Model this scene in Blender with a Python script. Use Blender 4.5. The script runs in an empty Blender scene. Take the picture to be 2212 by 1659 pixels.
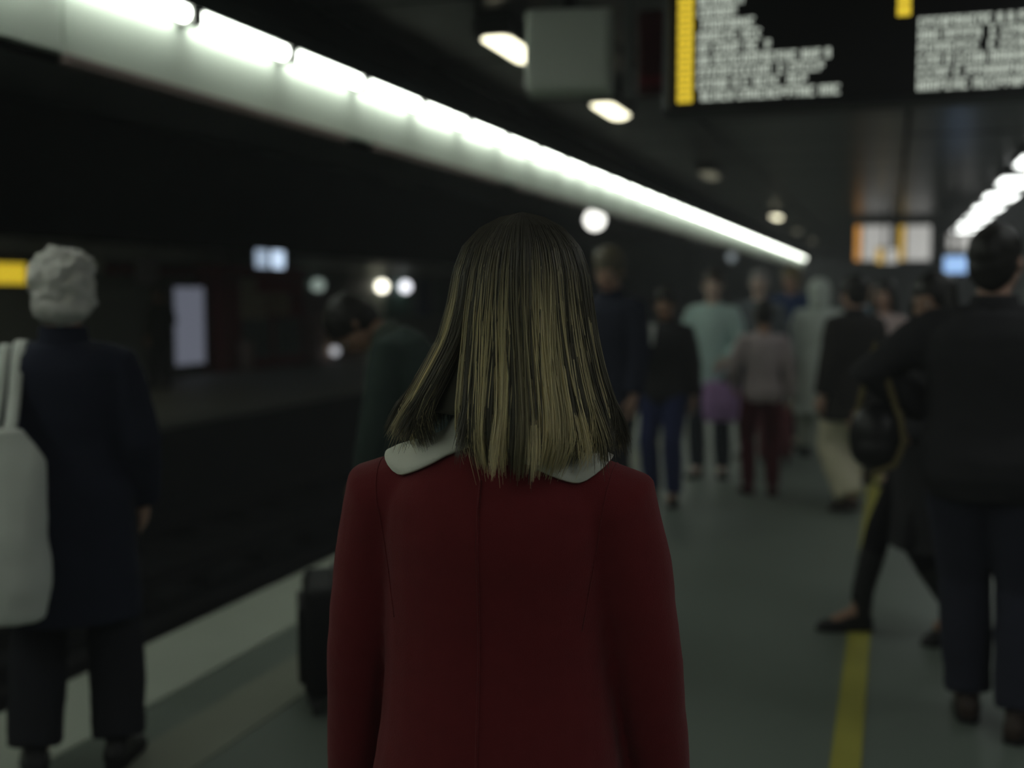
import bpy, bmesh, math, random
import numpy as np
from mathutils import Vector, Matrix, noise
from mathutils.bvhtree import BVHTree

PI = math.pi
rnd = random.Random(7)
scene = bpy.context.scene
C = scene.collection

# ------------------------------------------------------------------ camera
YAW, PITCH, EYE = math.radians(18.5), math.atan(194.5 / 2458.0), 1.52
cam_data = bpy.data.cameras.new('camera')
cam = bpy.data.objects.new('camera', cam_data)
C.objects.link(cam)
cam.location = (0, 0, EYE)
cam.rotation_euler = (PI / 2 - PITCH, 0, YAW)
cam_data.sensor_width = 36.0
cam_data.lens = 40.0
cam_data.clip_start = 0.05
cam_data.clip_end = 200
cam_data.dof.use_dof = True
cam_data.dof.focus_distance = 1.62
cam_data.dof.aperture_fstop = 1.9
scene.camera = cam

# ------------------------------------------------------------------ world and exposure
world = bpy.data.worlds.new('world')
scene.world = world
world.use_nodes = True
world.node_tree.nodes['Background'].inputs[0].default_value = (0, 0, 0, 1)
world.node_tree.nodes['Background'].inputs[1].default_value = 0.0
# thin even haze added throughout the hall to lift the blacks
wnt = world.node_tree
lift_haze = wnt.nodes.new('ShaderNodeVolumeScatter')
lift_haze.inputs['Color'].default_value = (0.92, 0.97, 1.0, 1)
lift_haze.inputs['Density'].default_value = 0.007
wnt.links.new(lift_haze.outputs[0], wnt.nodes['World Output'].inputs['Volume'])
cy = scene.cycles
cy.max_bounces, cy.diffuse_bounces, cy.glossy_bounces, cy.transmission_bounces, cy.volume_bounces = 4, 3, 2, 2, 0
cy.use_adaptive_sampling, cy.adaptive_threshold = True, 0.03
cy.caustics_reflective = cy.caustics_refractive = False
cy.use_denoising = True
cy.use_light_tree = False
vs = scene.view_settings
vs.view_transform = 'Standard'
vs.look = 'None'
vs.exposure = 0.25
vs.gamma = 1.0
vs.use_curve_mapping = False
TUBE_L, OPP_L, RIGHT_L, SPOT_L = 9.5, 3.8, 4.2, 2.6

# ------------------------------------------------------------------ materials
MATS = {}


def mat(name, color, rough=0.7, spec=0.3, noise_amt=0.0, noise_scale=8.0, bump=0.0, metallic=0.0, sheen=0.0, attr=None):
    if name in MATS:
        return MATS[name]
    m = bpy.data.materials.new(name)
    m.use_nodes = True
    nt = m.node_tree
    b = nt.nodes['Principled BSDF']
    b.inputs['Base Color'].default_value = (*color, 1)
    b.inputs['Roughness'].default_value = rough
    b.inputs['Specular IOR Level'].default_value = spec
    b.inputs['Metallic'].default_value = metallic
    if sheen:
        b.inputs['Sheen Weight'].default_value = sheen
    tc = nt.nodes.new('ShaderNodeTexCoord')
    if attr:
        a = nt.nodes.new('ShaderNodeAttribute')
        a.attribute_name = attr
        nt.links.new(a.outputs['Color'], b.inputs['Base Color'])
    elif noise_amt:
        n = nt.nodes.new('ShaderNodeTexNoise')
        n.inputs['Scale'].default_value = noise_scale
        n.inputs['Detail'].default_value = 5
        nt.links.new(tc.outputs['Object'], n.inputs['Vector'])
        mx = nt.nodes.new('ShaderNodeMix')
        mx.data_type = 'RGBA'
        mx.inputs['A'].default_value = (*[c * (1 - noise_amt) for c in color], 1)
        mx.inputs['B'].default_value = (*[min(1, c * (1 + noise_amt)) for c in color], 1)
        nt.links.new(n.outputs['Fac'], mx.inputs['Factor'])
        nt.links.new(mx.outputs['Result'], b.inputs['Base Color'])
    if bump:
        n2 = nt.nodes.new('ShaderNodeTexNoise')
        n2.inputs['Scale'].default_value = noise_scale * 20
        n2.inputs['Detail'].default_value = 3
        nt.links.new(tc.outputs['Object'], n2.inputs['Vector'])
        bp = nt.nodes.new('ShaderNodeBump')
        bp.inputs['Strength'].default_value = bump
        bp.inputs['Distance'].default_value = 0.004
        nt.links.new(n2.outputs['Fac'], bp.inputs['Height'])
        nt.links.new(bp.outputs['Normal'], b.inputs['Normal'])
    MATS[name] = m
    return m


def emit(name, color, strength, base=(0.6, 0.6, 0.6)):
    if name in MATS:
        return MATS[name]
    m = mat(name, base, 0.4)
    b = m.node_tree.nodes['Principled BSDF']
    b.inputs['Emission Color'].default_value = (*color, 1)
    b.inputs['Emission Strength'].default_value = strength
    return m


# ------------------------------------------------------------------ geometry helpers
class MB:
    def __init__(self):
        self.v, self.f = [], []

    def add(self, verts, faces):
        o = len(self.v)
        self.v += [tuple(p) for p in verts]
        self.f += [tuple(i + o for i in q) for q in faces]
        return self

    def box(self, c, s, rz=0.0, bev=0.0):
        x, y, z = s[0] / 2, s[1] / 2, s[2] / 2
        R = Matrix.Rotation(rz, 3, 'Z')
        if bev <= 0:
            p = [(-x, -y, -z), (x, -y, -z), (x, y, -z), (-x, y, -z), (-x, -y, z), (x, -y, z), (x, y, z), (-x, y, z)]
            f = [(0, 3, 2, 1), (4, 5, 6, 7), (0, 1, 5, 4), (1, 2, 6, 5), (2, 3, 7, 6), (3, 0, 4, 7)]
            return self.add([R @ Vector(q) + Vector(c) for q in p], f)
        bm = bmesh.new()
        bmesh.ops.create_cube(bm, size=1)
        for v in bm.verts:
            v.co = Vector((v.co.x * s[0], v.co.y * s[1], v.co.z * s[2]))
        bmesh.ops.bevel(bm, geom=bm.edges[:], offset=bev, segments=2, affect='EDGES', profile=0.5)
        bm.verts.index_update()
        self.add([R @ v.co + Vector(c) for v in bm.verts], [[v.index for v in f.verts] for f in bm.faces])
        bm.free()
        return self

    def rings(self, rings, cap=True, closed=True):
        """rings: list of lists of points, all of one length"""
        n = len(rings[0])
        pts = [p for r in rings for p in r]
        f = []
        for i in range(len(rings) - 1):
            for j in range(n if closed else n - 1):
                k = (j + 1) % n
                f.append((i * n + j, i * n + k, (i + 1) * n + k, (i + 1) * n + j))
        if cap:
            f.append(tuple(range(n))[::-1])
            f.append(tuple((len(rings) - 1) * n + j for j in range(n)))
        return self.add(pts, f)

    def tube(self, path, radii, n=12, ref=(0, 1, 0), flat=1.0, round_ends=True):
        """tapered tube along path; radii float or list; flat squashes along second axis"""
        P = [Vector(p) for p in path]
        if not hasattr(radii, '__len__'):
            radii = [radii] * len(P)
        rings = []
        ref = Vector(ref)
        T0 = (P[1] - P[0]).normalized()
        T1 = (P[-1] - P[-2]).normalized()
        seq = []
        if round_ends:
            for a in (80, 55, 28):
                a = math.radians(a)
                seq.append((P[0] - T0 * radii[0] * math.sin(a), radii[0] * math.cos(a), T0))
        for i, p in enumerate(P):
            if i == 0:
                T = T0
            elif i == len(P) - 1:
                T = T1
            else:
                T = ((P[i + 1] - p).normalized() + (p - P[i - 1]).normalized()).normalized()
            seq.append((p, radii[i], T))
        if round_ends:
            for a in (28, 55, 80):
                a = math.radians(a)
                seq.append((P[-1] + T1 * radii[-1] * math.sin(a), radii[-1] * math.cos(a), T1))
        for p, r, T in seq:
            u = ref - T * ref.dot(T)
            if u.length < 1e-3:
                u = Vector((1, 0, 0)) - T * T.x
            u.normalize()
            w = T.cross(u)
            rings.append([p + w * (r * math.cos(2 * PI * j / n)) + u * (r * flat * math.sin(2 * PI * j / n)) for j in range(n)])
        return self.rings(rings)

    def ellipsoid(self, c, r, M=None, nu=18, nv=12):
        rings = []
        c = Vector(c)
        for i in range(nv + 1):
            a = -PI / 2 + PI * (i + 0.02) / (nv + 0.04)
            ring = []
            for j in range(nu):
                b = 2 * PI * j / nu
                p = Vector((r[0] * math.cos(a) * math.cos(b), r[1] * math.cos(a) * math.sin(b), r[2] * math.sin(a)))
                ring.append((M @ p if M else p) + c)
            rings.append(ring)
        return self.rings(rings)

    def xform(self, M):
        self.v = [tuple(M @ Vector(p)) for p in self.v]
        return self


def mesh_from(mb, name='m'):
    me = bpy.data.meshes.new(name)
    me.from_pydata(mb.v, [], mb.f)
    me.validate()
    return me


def fix_normals(me):
    bm = bmesh.new()
    bm.from_mesh(me)
    bmesh.ops.recalc_face_normals(bm, faces=bm.faces[:])
    bm.to_mesh(me)
    bm.free()


def link(name, me, m, parent=None, smooth=True, loc=None):
    me.materials.clear()
    for mm in (m if isinstance(m, (list, tuple)) else [m]):
        me.materials.append(mm)
    o = bpy.data.objects.new(name, me)
    C.objects.link(o)
    if parent:
        o.parent = parent
    if loc:
        o.location = loc
    if smooth:
        me.polygons.foreach_set('use_smooth', [True] * len(me.polygons))
    return o


def obj(name, mb, m, parent=None, smooth=False, loc=None):
    me = mesh_from(mb, name)
    fix_normals(me)
    return link(name, me, m, parent, smooth, loc)


def tag(o, label, cat, group=None):
    o['label'] = label
    o['category'] = cat
    if group:
        o['group'] = group
    return o


def empty(name, label, cat, loc=(0, 0, 0), rz=0.0, group=None):
    o = bpy.data.objects.new(name, None)
    C.objects.link(o)
    o.location = loc
    o.rotation_euler = (0, 0, rz)
    return tag(o, label, cat, group)


def struct(name, mb, m, parent=None, smooth=False):
    o = obj(name, mb, m, parent, smooth)
    if parent is None:
        o['kind'] = 'structure'
    return o


def dup(root, loc, rz=None, label=None):
    r = root.copy()
    C.objects.link(r)
    r.location = loc
    if rz is not None:
        r.rotation_euler = (0, 0, rz)
    if label:
        r['label'] = label
    for ch in list(root.children):
        c = ch.copy()
        C.objects.link(c)
        c.parent = r
        for g in list(ch.children):
            d = g.copy()
            C.objects.link(d)
            d.parent = c
    return r


def remesh(mb, voxel, smooth=3, extra=None):
    """fuse overlapping closed pieces into one continuous surface"""
    me = mesh_from(mb, 'tmp')
    fix_normals(me)
    o = bpy.data.objects.new('tmp', me)
    C.objects.link(o)
    r = o.modifiers.new('r', 'REMESH')
    r.mode = 'VOXEL'
    r.voxel_size = voxel
    if smooth:
        s = o.modifiers.new('s', 'SMOOTH')
        s.factor = 0.5
        s.iterations = smooth
    dg = bpy.context.evaluated_depsgraph_get()
    dg.update()
    out = bpy.data.meshes.new_from_object(o.evaluated_get(dg))
    bpy.data.objects.remove(o)
    bpy.data.meshes.remove(me)
    return out


def wrinkle(me, amp, scale=(6, 6, 9), seed=0.0):
    n = len(me.vertices)
    co = np.empty(n * 3)
    me.vertices.foreach_get('co', co)
    no = np.empty(n * 3)
    me.vertex_normals.foreach_get('vector', no)
    co, no = co.reshape(-1, 3), no.reshape(-1, 3)
    for i in range(n):
        x, y, z = co[i]
        v = noise.noise((x * scale[0] + seed, y * scale[1], z * scale[2])) + 0.5 * noise.noise((x * scale[0] * 2.3, y * scale[1] * 2.3 + seed, z * scale[2] * 2.3))
        co[i] += no[i] * (v * amp)
    me.vertices.foreach_set('co', co.ravel())
    me.update()


def join_meshes(me, mb):
    """append loose pieces to a mesh"""
    bm = bmesh.new()
    bm.from_mesh(me)
    vs_ = [bm.verts.new(p) for p in mb.v]
    for f in mb.f:
        try:
            bm.faces.new([vs_[i] for i in f])
        except ValueError:
            pass
    bmesh.ops.recalc_face_normals(bm, faces=bm.faces[:])
    bm.to_mesh(me)
    bm.free()
    return me


def lerp(a, b, t):
    return a + (b - a) * t


def table(x, xs, ys):
    return float(np.interp(x, xs, ys))


def sstep(a, b, x):
    t = max(0.0, min(1.0, (x - a) / (b - a)))
    return t * t * (3 - 2 * t)

# ================================================================== SETTING
EDGE, OPP_EDGE, OPP_WALL, RIGHT_WALL = -3.03, -8.10, -12.9, 3.6
Y0, Y1 = -8.0, 46.0
YC, YL = (Y0 + Y1) / 2, Y1 - Y0
CEIL, OPP_CEIL, PIT = 3.0, 2.40, -1.15

m_floor = mat('platform_floor_rubber', (0.165, 0.20, 0.17), 0.5, 0.4, 0.12, 1.5, 0.15)
m_edge = mat('edge_stone', (0.46, 0.51, 0.43), 0.6, 0.3, 0.12, 2.5, 0.2)
m_tact = mat('tactile_rubber', (0.27, 0.29, 0.235), 0.7, 0.2, 0.15, 3.0, 0.3)
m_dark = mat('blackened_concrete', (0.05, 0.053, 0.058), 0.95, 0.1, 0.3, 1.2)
m_ceil = mat('dark_metal_ceiling', (0.05, 0.048, 0.055), 0.30, 0.45, 0.2, 1.0)
m_black = mat('black_painted_slab', (0.012, 0.013, 0.014), 0.95, 0.0)
m_tceil = mat('sooty_track_ceiling', (0.13, 0.14, 0.15), 0.95, 0.05)
m_oppfl = mat('opposite_floor_stone', (0.34, 0.36, 0.31), 0.6, 0.3, 0.1, 1.2)
m_oppwall = mat('opposite_wall_paint', (0.30, 0.33, 0.28), 0.6, 0.3, 0.08, 1.0)
m_fascia = mat('fascia_enamel', (0.78, 0.80, 0.74), 0.5, 0.3, 0.05, 2.0)
m_wall = mat('right_wall_panel', (0.16, 0.17, 0.16), 0.5, 0.4, 0.1, 1.0)

# near platform: body, edge strips, painted yellow line
struct('floor', MB().box(((EDGE + RIGHT_WALL) / 2, YC, -0.6), (RIGHT_WALL - EDGE, YL, 1.2)), m_floor)
struct('trim_1', MB().box((-2.80, YC, 0.004), (0.46, YL, 0.008)), m_edge)
struct('trim_2', MB().box((-2.22, YC, 0.003), (0.26, YL, 0.006)), m_tact)
ln = struct('floor_line', MB().box((-0.11, 18.5, 0.003), (0.095, 53, 0.006)), mat('yellow_line_paint', (0.42, 0.40, 0.07), 0.6, 0.3, 0.2, 4.0))

# track pit
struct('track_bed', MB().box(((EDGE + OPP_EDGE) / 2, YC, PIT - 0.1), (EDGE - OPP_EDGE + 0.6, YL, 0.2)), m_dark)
m_rail = mat('rail_steel', (0.045, 0.045, 0.048), 0.7, 0.2)
m_sleeper = mat('sleeper_concrete', (0.05, 0.052, 0.055), 0.95, 0.05, 0.2, 6)
sl_me = None
tb = bpy.data.objects['track_bed']
for k in range(56):
    for cx in (-4.35, -6.8):
        if sl_me is None:
            o = obj('sleeper', MB().box((0, 0, 0), (1.95, 0.24, 0.12), bev=0.02), m_sleeper, tb)
            sl_me = o.data
        else:
            o = bpy.data.objects.new('sleeper', sl_me)
            C.objects.link(o)
            o.parent = tb
        o.location = (cx, Y0 + 0.6 + k * 0.96, PIT + 0.05)
for i, x in enumerate((-3.63, -5.07, -6.08, -7.52)):
    r = MB()
    prof = [(-.07, 0), (.07, 0), (.07, .015), (.012, .04), (.012, .11), (.036, .12), (.036, .155), (-.036, .155), (-.036, .12), (-.012, .11), (-.012, .04), (-.07, .015)]
    r.rings([[(px, y, pz) for px, pz in prof] for y in (Y0, Y1)])
    o = obj('rail', r, m_rail, None, False, (x, 0, PIT + 0.105))
    tag(o, ('dull steel rail along the foot of the platform wall below the grey-haired man', 'dull steel rail paired with the one below the grey-haired man',
            'dull steel rail of the second track next to the middle of the pit', 'dull steel rail along the foot of the platform with the red kiosk')[i], 'rail')
lit = MB()
for k in range(3):
    lit.ellipsoid((0.03 * k - 0.03, 0.02 * (k % 2), 0.05), (0.06, 0.05, 0.05), Matrix.Rotation(0.7 * k, 3, 'X'), 9, 6)
o = link('paper_scrap', remesh(lit, 0.008, 1), mat('crumpled_paper', (0.75, 0.76, 0.78), 0.8), None, False, (-7.30, 10.95, PIT - 0.01))
wrinkle(o.data, 0.012, (30, 30, 30))
tag(o, 'crumpled white paper scrap lying on the dark track bed', 'paper')

# opposite platform
struct('floor_opposite', MB().box(((OPP_EDGE + OPP_WALL) / 2 - 0.1, YC, -0.6), (OPP_EDGE - OPP_WALL + 0.2, YL, 1.2)), m_oppfl)
ow = struct('wall_opposite', MB().box((OPP_WALL - 0.15, YC, 1.7), (0.3, YL, 3.6)), m_oppwall)
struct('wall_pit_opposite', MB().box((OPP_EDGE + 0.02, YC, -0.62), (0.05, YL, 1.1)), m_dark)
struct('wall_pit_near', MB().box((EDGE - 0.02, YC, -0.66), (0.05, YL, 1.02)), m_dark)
SLOTS = (-10.0, -12.05)
ocm = MB()
for xa, xb in ((-8.0, -9.8), (-10.2, -11.85), (-12.5, OPP_WALL)):
    ocm.box(((xa + xb) / 2, YC, OPP_CEIL + 0.15), (xa - xb, YL, 0.3))
struct('ceiling_opposite', ocm, m_black)
struct('ceiling_track', MB().box(((EDGE + OPP_WALL) / 2, YC, 3.5), (EDGE - OPP_WALL + 0.6, YL, 0.2)), m_tceil)
struct('wall_opposite_header', MB().box((OPP_EDGE + 0.05, YC, 2.7575), (0.12, YL, 1.285)), mat('header_paint', (0.03, 0.032, 0.035), 0.95, 0.05))

# near platform ceiling: metal panels with recessed joints
ce = struct('ceiling', MB().box(((EDGE - 0.3 + RIGHT_WALL) / 2, YC, CEIL + 0.16), (RIGHT_WALL - EDGE + 0.7, YL, 0.2)), m_black)
pm = None
for j in range(36):
    for i in range(4):
        if pm is None:
            o = obj('panel', MB().box((0, 0, 0), (1.66, 1.46, 0.05), bev=0.008), m_ceil, ce)
            pm = o.data
        else:
            o = bpy.data.objects.new('panel', pm)
            C.objects.link(o)
            o.parent = ce
        o.location = (-2.47 + i * 1.70, Y0 + 0.75 + j * 1.5, CEIL + 0.035 + rnd.uniform(-.003, .003))
struct('wall_right', MB().box((RIGHT_WALL + 0.15, YC, 1.4), (0.3, YL, 5.2)), m_wall)
struct('wall_back', MB().box(((OPP_WALL + RIGHT_WALL) / 2, Y0 - 0.15, 1.2), (RIGHT_WALL - OPP_WALL + 0.6, 0.3, 5.0)), m_wall)
struct('wall_front', MB().box(((OPP_WALL + RIGHT_WALL) / 2, Y1 + 0.15, 1.2), (RIGHT_WALL - OPP_WALL + 0.6, 0.3, 5.0)), mat('end_wall', (0.05, 0.055, 0.055), 0.6, 0.3, 0.2, 0.8))

# fascia over the platform edge, built of enamel panels with a brown lip
FX = -3.33
fb = struct('trim_3', MB().box((FX - 0.06, YC, 2.98), (0.10, YL, 0.94)), m_black)
struct('trim_6', MB().box((FX + 0.17, YC, 2.965), (0.36, YL, 0.07)).box((-3.0, YC, 2.925), (0.24, YL, 0.15)), m_black)  # hood and downstand beam added to keep tube light off the ceiling
fp = fl = None
m_lip = mat('fascia_lip_brown', (0.16, 0.12, 0.11), 0.6)
m_fpanel = mat('fascia_panel_white', (0.60, 0.67, 0.59), 0.55, 0.25, 0.06, 1.5)
for k in range(18):
    y = Y0 + 1.5 + k * 3.0
    if fp is None:
        a = obj('panel', MB().box((0, 0, 0), (0.03, 2.985, 0.31), bev=0.006), m_fpanel, fb)
        b = obj('lip', MB().box((0, 0, 0), (0.05, 2.6, 0.045), bev=0.006), m_lip, fb)
        fp, fl = a.data, b.data
    else:
        a = bpy.data.objects.new('panel', fp)
        b = bpy.data.objects.new('lip', fl)
        for q in (a, b):
            C.objects.link(q)
            q.parent = fb
    a.location = (FX + 0.005, y, 2.675)
    b.location = (FX + 0.01, y - 0.2, 2.497)

# ================================================================== LAMPS


def in_frame(x, y, z, half):
    """does any of a lamp of this half length along Y fall inside the photograph's frame"""
    ri = Vector((math.cos(YAW), math.sin(YAW), 0))
    fw = Vector((-math.sin(YAW) * math.cos(PITCH), math.cos(YAW) * math.cos(PITCH), -math.sin(PITCH)))
    up = ri.cross(fw)
    for i in range(9):
        q = Vector((x, y + half * (i / 4 - 1), z - EYE))
        d = q.dot(fw)
        if d > 0.05 and abs(q.dot(ri) / d) < 1116 / 2458 and abs(q.dot(up) / d) < 840 / 2458:
            return True
    return False


def mark_offscreen(e, label, group):
    e.name = e.name.split('.')[0] + '_offscreen'
    e['label'], e['group'] = label, group
    for c in e.children:
        if c.name.split('.')[0] == 'diffuser':
            c.name = 'diffuser_offscreen'


m_house = mat('lamp_housing_white', (0.6, 0.62, 0.58), 0.5)
m_tube = emit('fluorescent_diffuser', (0.93, 1.0, 0.90), TUBE_L, (0.8, 0.8, 0.8))
m_cap = mat('lamp_end_cap', (0.35, 0.35, 0.33), 0.5)
proto = None
PITCHY = 0.93
for k in range(56):
    y = 4.83 + PITCHY / 2 + (k - 13) * PITCHY
    if y > Y1 - 0.5 or y < Y0 + 0.5:
        continue
    if proto is None:
        proto = empty('strip_light', 'bright white fluorescent strip light in the long row over the platform edge', 'lamp', (FX + 0.075, y, 2.86), 0, 'strip lights over the platform edge')
        obj('housing', MB().box((-0.045, 0, 0.03), (0.05, 0.92, 0.10), bev=0.005), m_house, proto)
        d = MB()
        prof = [(0.036 * math.cos(a), 0.038 * math.sin(a)) for a in [i * 2 * PI / 14 for i in range(14)]]
        d.rings([[(px, yy, pz) for px, pz in prof] for yy in (-0.42, 0.42)])
        obj('diffuser', d, m_tube, proto, True)
        for s in (-1, 1):
            obj('end_cap', MB().box((0, s * 0.440, 0), (0.095, 0.042, 0.095), bev=0.004), m_cap, proto)
        strip_things = [proto]
    else:
        strip_things.append(dup(proto, (FX + 0.075, y, 2.86)))

for e in strip_things:
    if not in_frame(*e.location, 0.46):
        mark_offscreen(e, 'fluorescent strip light continuing the row over the platform edge behind the woman in red', 'strip lights continuing behind the woman in red')

m_oppt = emit('opposite_diffuser', (0.95, 1.0, 0.88), OPP_L, (0.8, 0.8, 0.8))
proto = None
for k in range(34):
    y = Y0 + 1.8 + (k // 2) * 3.2
    sx_ = SLOTS[k % 2]
    if y > Y1 - 1.6 or in_frame(sx_, y, 2.462, 1.6):
        continue
    if proto is None:
        proto = empty('recessed_light_offscreen', 'recessed fluorescent light in the low ceiling across the tracks', 'lamp', (sx_, y, 2.462), 0, 'recessed lights across the tracks')
        obj('housing', MB().box((0, 0, 0.06), (0.3, 3.1, 0.06), bev=0.005), m_house, proto)
        d = MB()
        d.rings([[(0.10 * math.cos(a), yy, -0.0 + 0.05 * math.sin(a)) for a in [i * 2 * PI / 12 for i in range(12)]] for yy in (-1.5, 1.5)])
        obj('diffuser_offscreen', d, m_oppt, proto, True)
    else:
        dup(proto, (sx_, y, 2.462))


def ceiling_light(x, y, w, l, z, em, label, group):
    e = empty('ceiling_light', label, 'lamp', (x, y, z), 0, group)
    obj('housing', MB().box((0, 0, 0.045), (w + 0.05, l + 0.06, 0.11), bev=0.012), mat('ceiling_lamp_housing', (0.06, 0.06, 0.06), 0.5), e)
    d = MB()
    d.rings([[(w / 2 * math.cos(a) * k_, yy, -0.035 * math.sin(a) * k_ - 0.008) for a in [PI * i / 10 for i in range(11)]] for yy, k_ in ((-l / 2, .6), (-l / 2 + .05, 1), (l / 2 - .05, 1), (l / 2, .6))])
    obj('diffuser', d, em, e, True)
    if not in_frame(x, y, z, l / 2):
        mark_offscreen(e, label, group or label)
    return e


m_spot = emit('yellowish_diffuser', (1.0, 0.95, 0.68), SPOT_L, (0.8, 0.8, 0.7))
m_spot_dim = emit('dim_yellowish_diffuser', (1.0, 0.95, 0.68), 0.12, (0.6, 0.6, 0.5))
for x, y, em, lab, grp in ((-2.09, 6.25, m_spot, 'lit narrow yellowish lamp on the ceiling half hidden by the grey box', None),
                           (-2.07, 8.55, m_spot, 'lit narrow yellowish lamp on the ceiling just beyond the grey box', None),
                           (-2.08, 13.5, m_spot_dim, 'dimmed narrow lamp midway along the dark ceiling beside the strip lights', None),
                           (-2.05, 21.2, m_spot, 'small lit yellowish lamp far along the ceiling before the orange-striped sign', None),
                           (-2.07, 26.0, m_spot_dim, 'faint narrow lamp at the far end of the ceiling row', 'faint lamps at the far end of the ceiling row'),
                           (-2.07, 31.0, m_spot_dim, 'faint narrow lamp at the far end of the ceiling row', 'faint lamps at the far end of the ceiling row'),
                           (-2.07, 1.5, m_spot, 'lit narrow lamp on the ceiling behind the woman in red', 'lit lamps behind the woman in red'),
                           (-2.07, -3.5, m_spot, 'lit narrow lamp on the ceiling behind the woman in red', 'lit lamps behind the woman in red')):
    ceiling_light(x, y, 0.17, 0.65, 2.92, em, lab, grp)
m_right = emit('white_diffuser', (0.96, 1.0, 0.97), RIGHT_L, (0.8, 0.8, 0.8))
for k in range(15):
    ceiling_light(1.42, -5.2 + k * 2.3, 0.42, 1.0, 2.92, m_right, *(('wide bright white lamp on the dark ceiling beyond the man in black', 'wide white lamps along the ceiling') if in_frame(1.42, -5.2 + k * 2.3, 2.92, .5) else ('wide white ceiling lamp continuing the row past the pale grey cabinet', 'wide white lamps continuing the row')))

# small globe lamps out over the tracks
for (x, y, z, r, lab, em) in ((-4.56, 17.8, 2.70, 0.16, 'bright white globe lamp hanging over the tracks below the strip light row', emit('globe_glass', (1, 1, .93), 2.2)),
                              (-4.95, 36.9, 2.70, 0.14, 'small faint globe lamp hanging over the tracks far down the tunnel', emit('globe_glass_faint', (.8, .95, 1), 0.25))):
    e = empty('globe_lamp', lab, 'lamp', (x, y, z))
    obj('globe', MB().ellipsoid((0, 0, 0), (r, r, r), None, 20, 14), em, e, True)
    obj('stem', MB().tube([(0, 0, r * 0.9), (0, 0, 3.42 - z)], 0.02, 10, round_ends=False), m_dark, e, True)
    obj('collar', MB().tube([(0, 0, r * 0.85), (0, 0, r * 1.1)], 0.06, 14, round_ends=False), m_dark, e, True)

# ================================================================== SIGNS AND EQUIPMENT OVERHEAD
m_signblack = mat('sign_black', (0.010, 0.010, 0.011), 0.4, 0.4)
m_signframe = mat('sign_frame_steel', (0.13, 0.14, 0.14), 0.4, 0.5)
m_txt = emit('backlit_lettering', (0.84, 0.93, 0.80), 0.50, (0.5, 0.5, 0.5))
m_yel = emit('backlit_yellow', (1.0, 0.72, 0.05), 0.62, (0.5, 0.4, 0.05))
m_rod = mat('hanger_rod', (0.05, 0.05, 0.05), 0.5)


def text_row(mb, x0, x1, z, h, y, seed):
    """a line of small illegible letter marks standing proud of the sign face"""
    r = random.Random(seed)
    x = x0
    while x < x1 - h * 0.3:
        if r.random() < 0.13:
            x += h * 0.35
            continue
        w = h * r.uniform(0.45, 0.68)
        t = h * 0.2
        mb.box((x + t / 2, y, z), (t, 0.004, h))
        k = r.randrange(4)
        if k in (0, 1):
            mb.box((x + w - t / 2, y, z), (t, 0.004, h))
        for zz in ([h * .4], [0.0], [h * .4, -h * .4], [h * .4, 0.0])[k]:
            mb.box((x + w / 2, y, z + zz), (w, 0.0042, t))
        x += w + h * 0.16
    return mb


BY = 4.78
bd = empty('station_board', 'long black hanging board with white text lines and yellow columns', 'sign', (0, BY, 2.29))
BX0, BX1, BH = -0.905, 0.86, 0.52
obj('cabinet', MB().box(((BX0 + BX1) / 2, 0.07, BH / 2), (BX1 - BX0, 0.14, BH), bev=0.01), m_signblack, bd)
obj('side_frame', MB().box((BX0 - 0.012, 0.06, BH / 2), (0.03, 0.17, BH + 0.02), bev=0.004), m_signframe, bd)
obj('side_frame', MB().box((BX1 + 0.012, 0.06, BH / 2), (0.03, 0.17, BH + 0.02), bev=0.004), m_signframe, bd)
obj('bottom_rail', MB().box(((BX0 + BX1) / 2, 0.06, -0.012), (BX1 - BX0 + 0.05, 0.165, 0.026), bev=0.004), mat('board_rail', (0.03, 0.032, 0.032), 0.4), bd)
for x in (-0.6, 0.55):
    obj('hanger', MB().tube([(x, 0.07, BH - 0.01), (x, 0.07, CEIL - 2.29 + 0.03)], 0.014, 10, round_ends=False), m_rod, bd, True)
rowz = [0.475, 0.427, 0.379, 0.331, 0.283, 0.235, 0.187, 0.139, 0.091, 0.043]
ends = [0.18, 0.24, 0.15, 0.20, 0.27, 0.31, 0.56, 0.53, 0.50, 0.57, 0.61]
tl = [0.16, 0.20, 0.18, 0.25, 0.28, 0.31, 0.56, 0.535, 0.50, 0.60]
for i, z in enumerate(rowz):
    tl_ = obj('text_line', text_row(MB(), BX0 + 0.115, BX0 + 0.09 + tl[i], z, 0.038, -0.002, 40 + i), m_txt, bd)
    tl_['kind'] = 'stuff'
    tl_ = obj('text_line', text_row(MB(), BX0 + 0.97, BX0 + 0.97 + [0.5, 0.55, 0.62, 0.6, 0.66, 0.7, 0.66, 0.7, 0.68, 0.66][i], z - 0.005, 0.038, -0.002, 90 + i), m_txt, bd) if i > 3 else tl_
    tl_['kind'] = 'stuff'
    for xk in ((BX0 + 0.062,) if i > 0 else ()):
        t = obj('yellow_tile', MB().box((xk, -0.003, z), (0.062, 0.008, 0.044), bev=0.003), m_yel, bd)
        obj('dot', MB().box((xk, -0.008, z), (0.014, 0.004, 0.012)), m_signblack, t)
    if i < 4:
        t = obj('yellow_tile', MB().box((BX0 + 0.915, -0.003, z), (0.05, 0.008, 0.044), bev=0.003), m_yel, bd)

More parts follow.
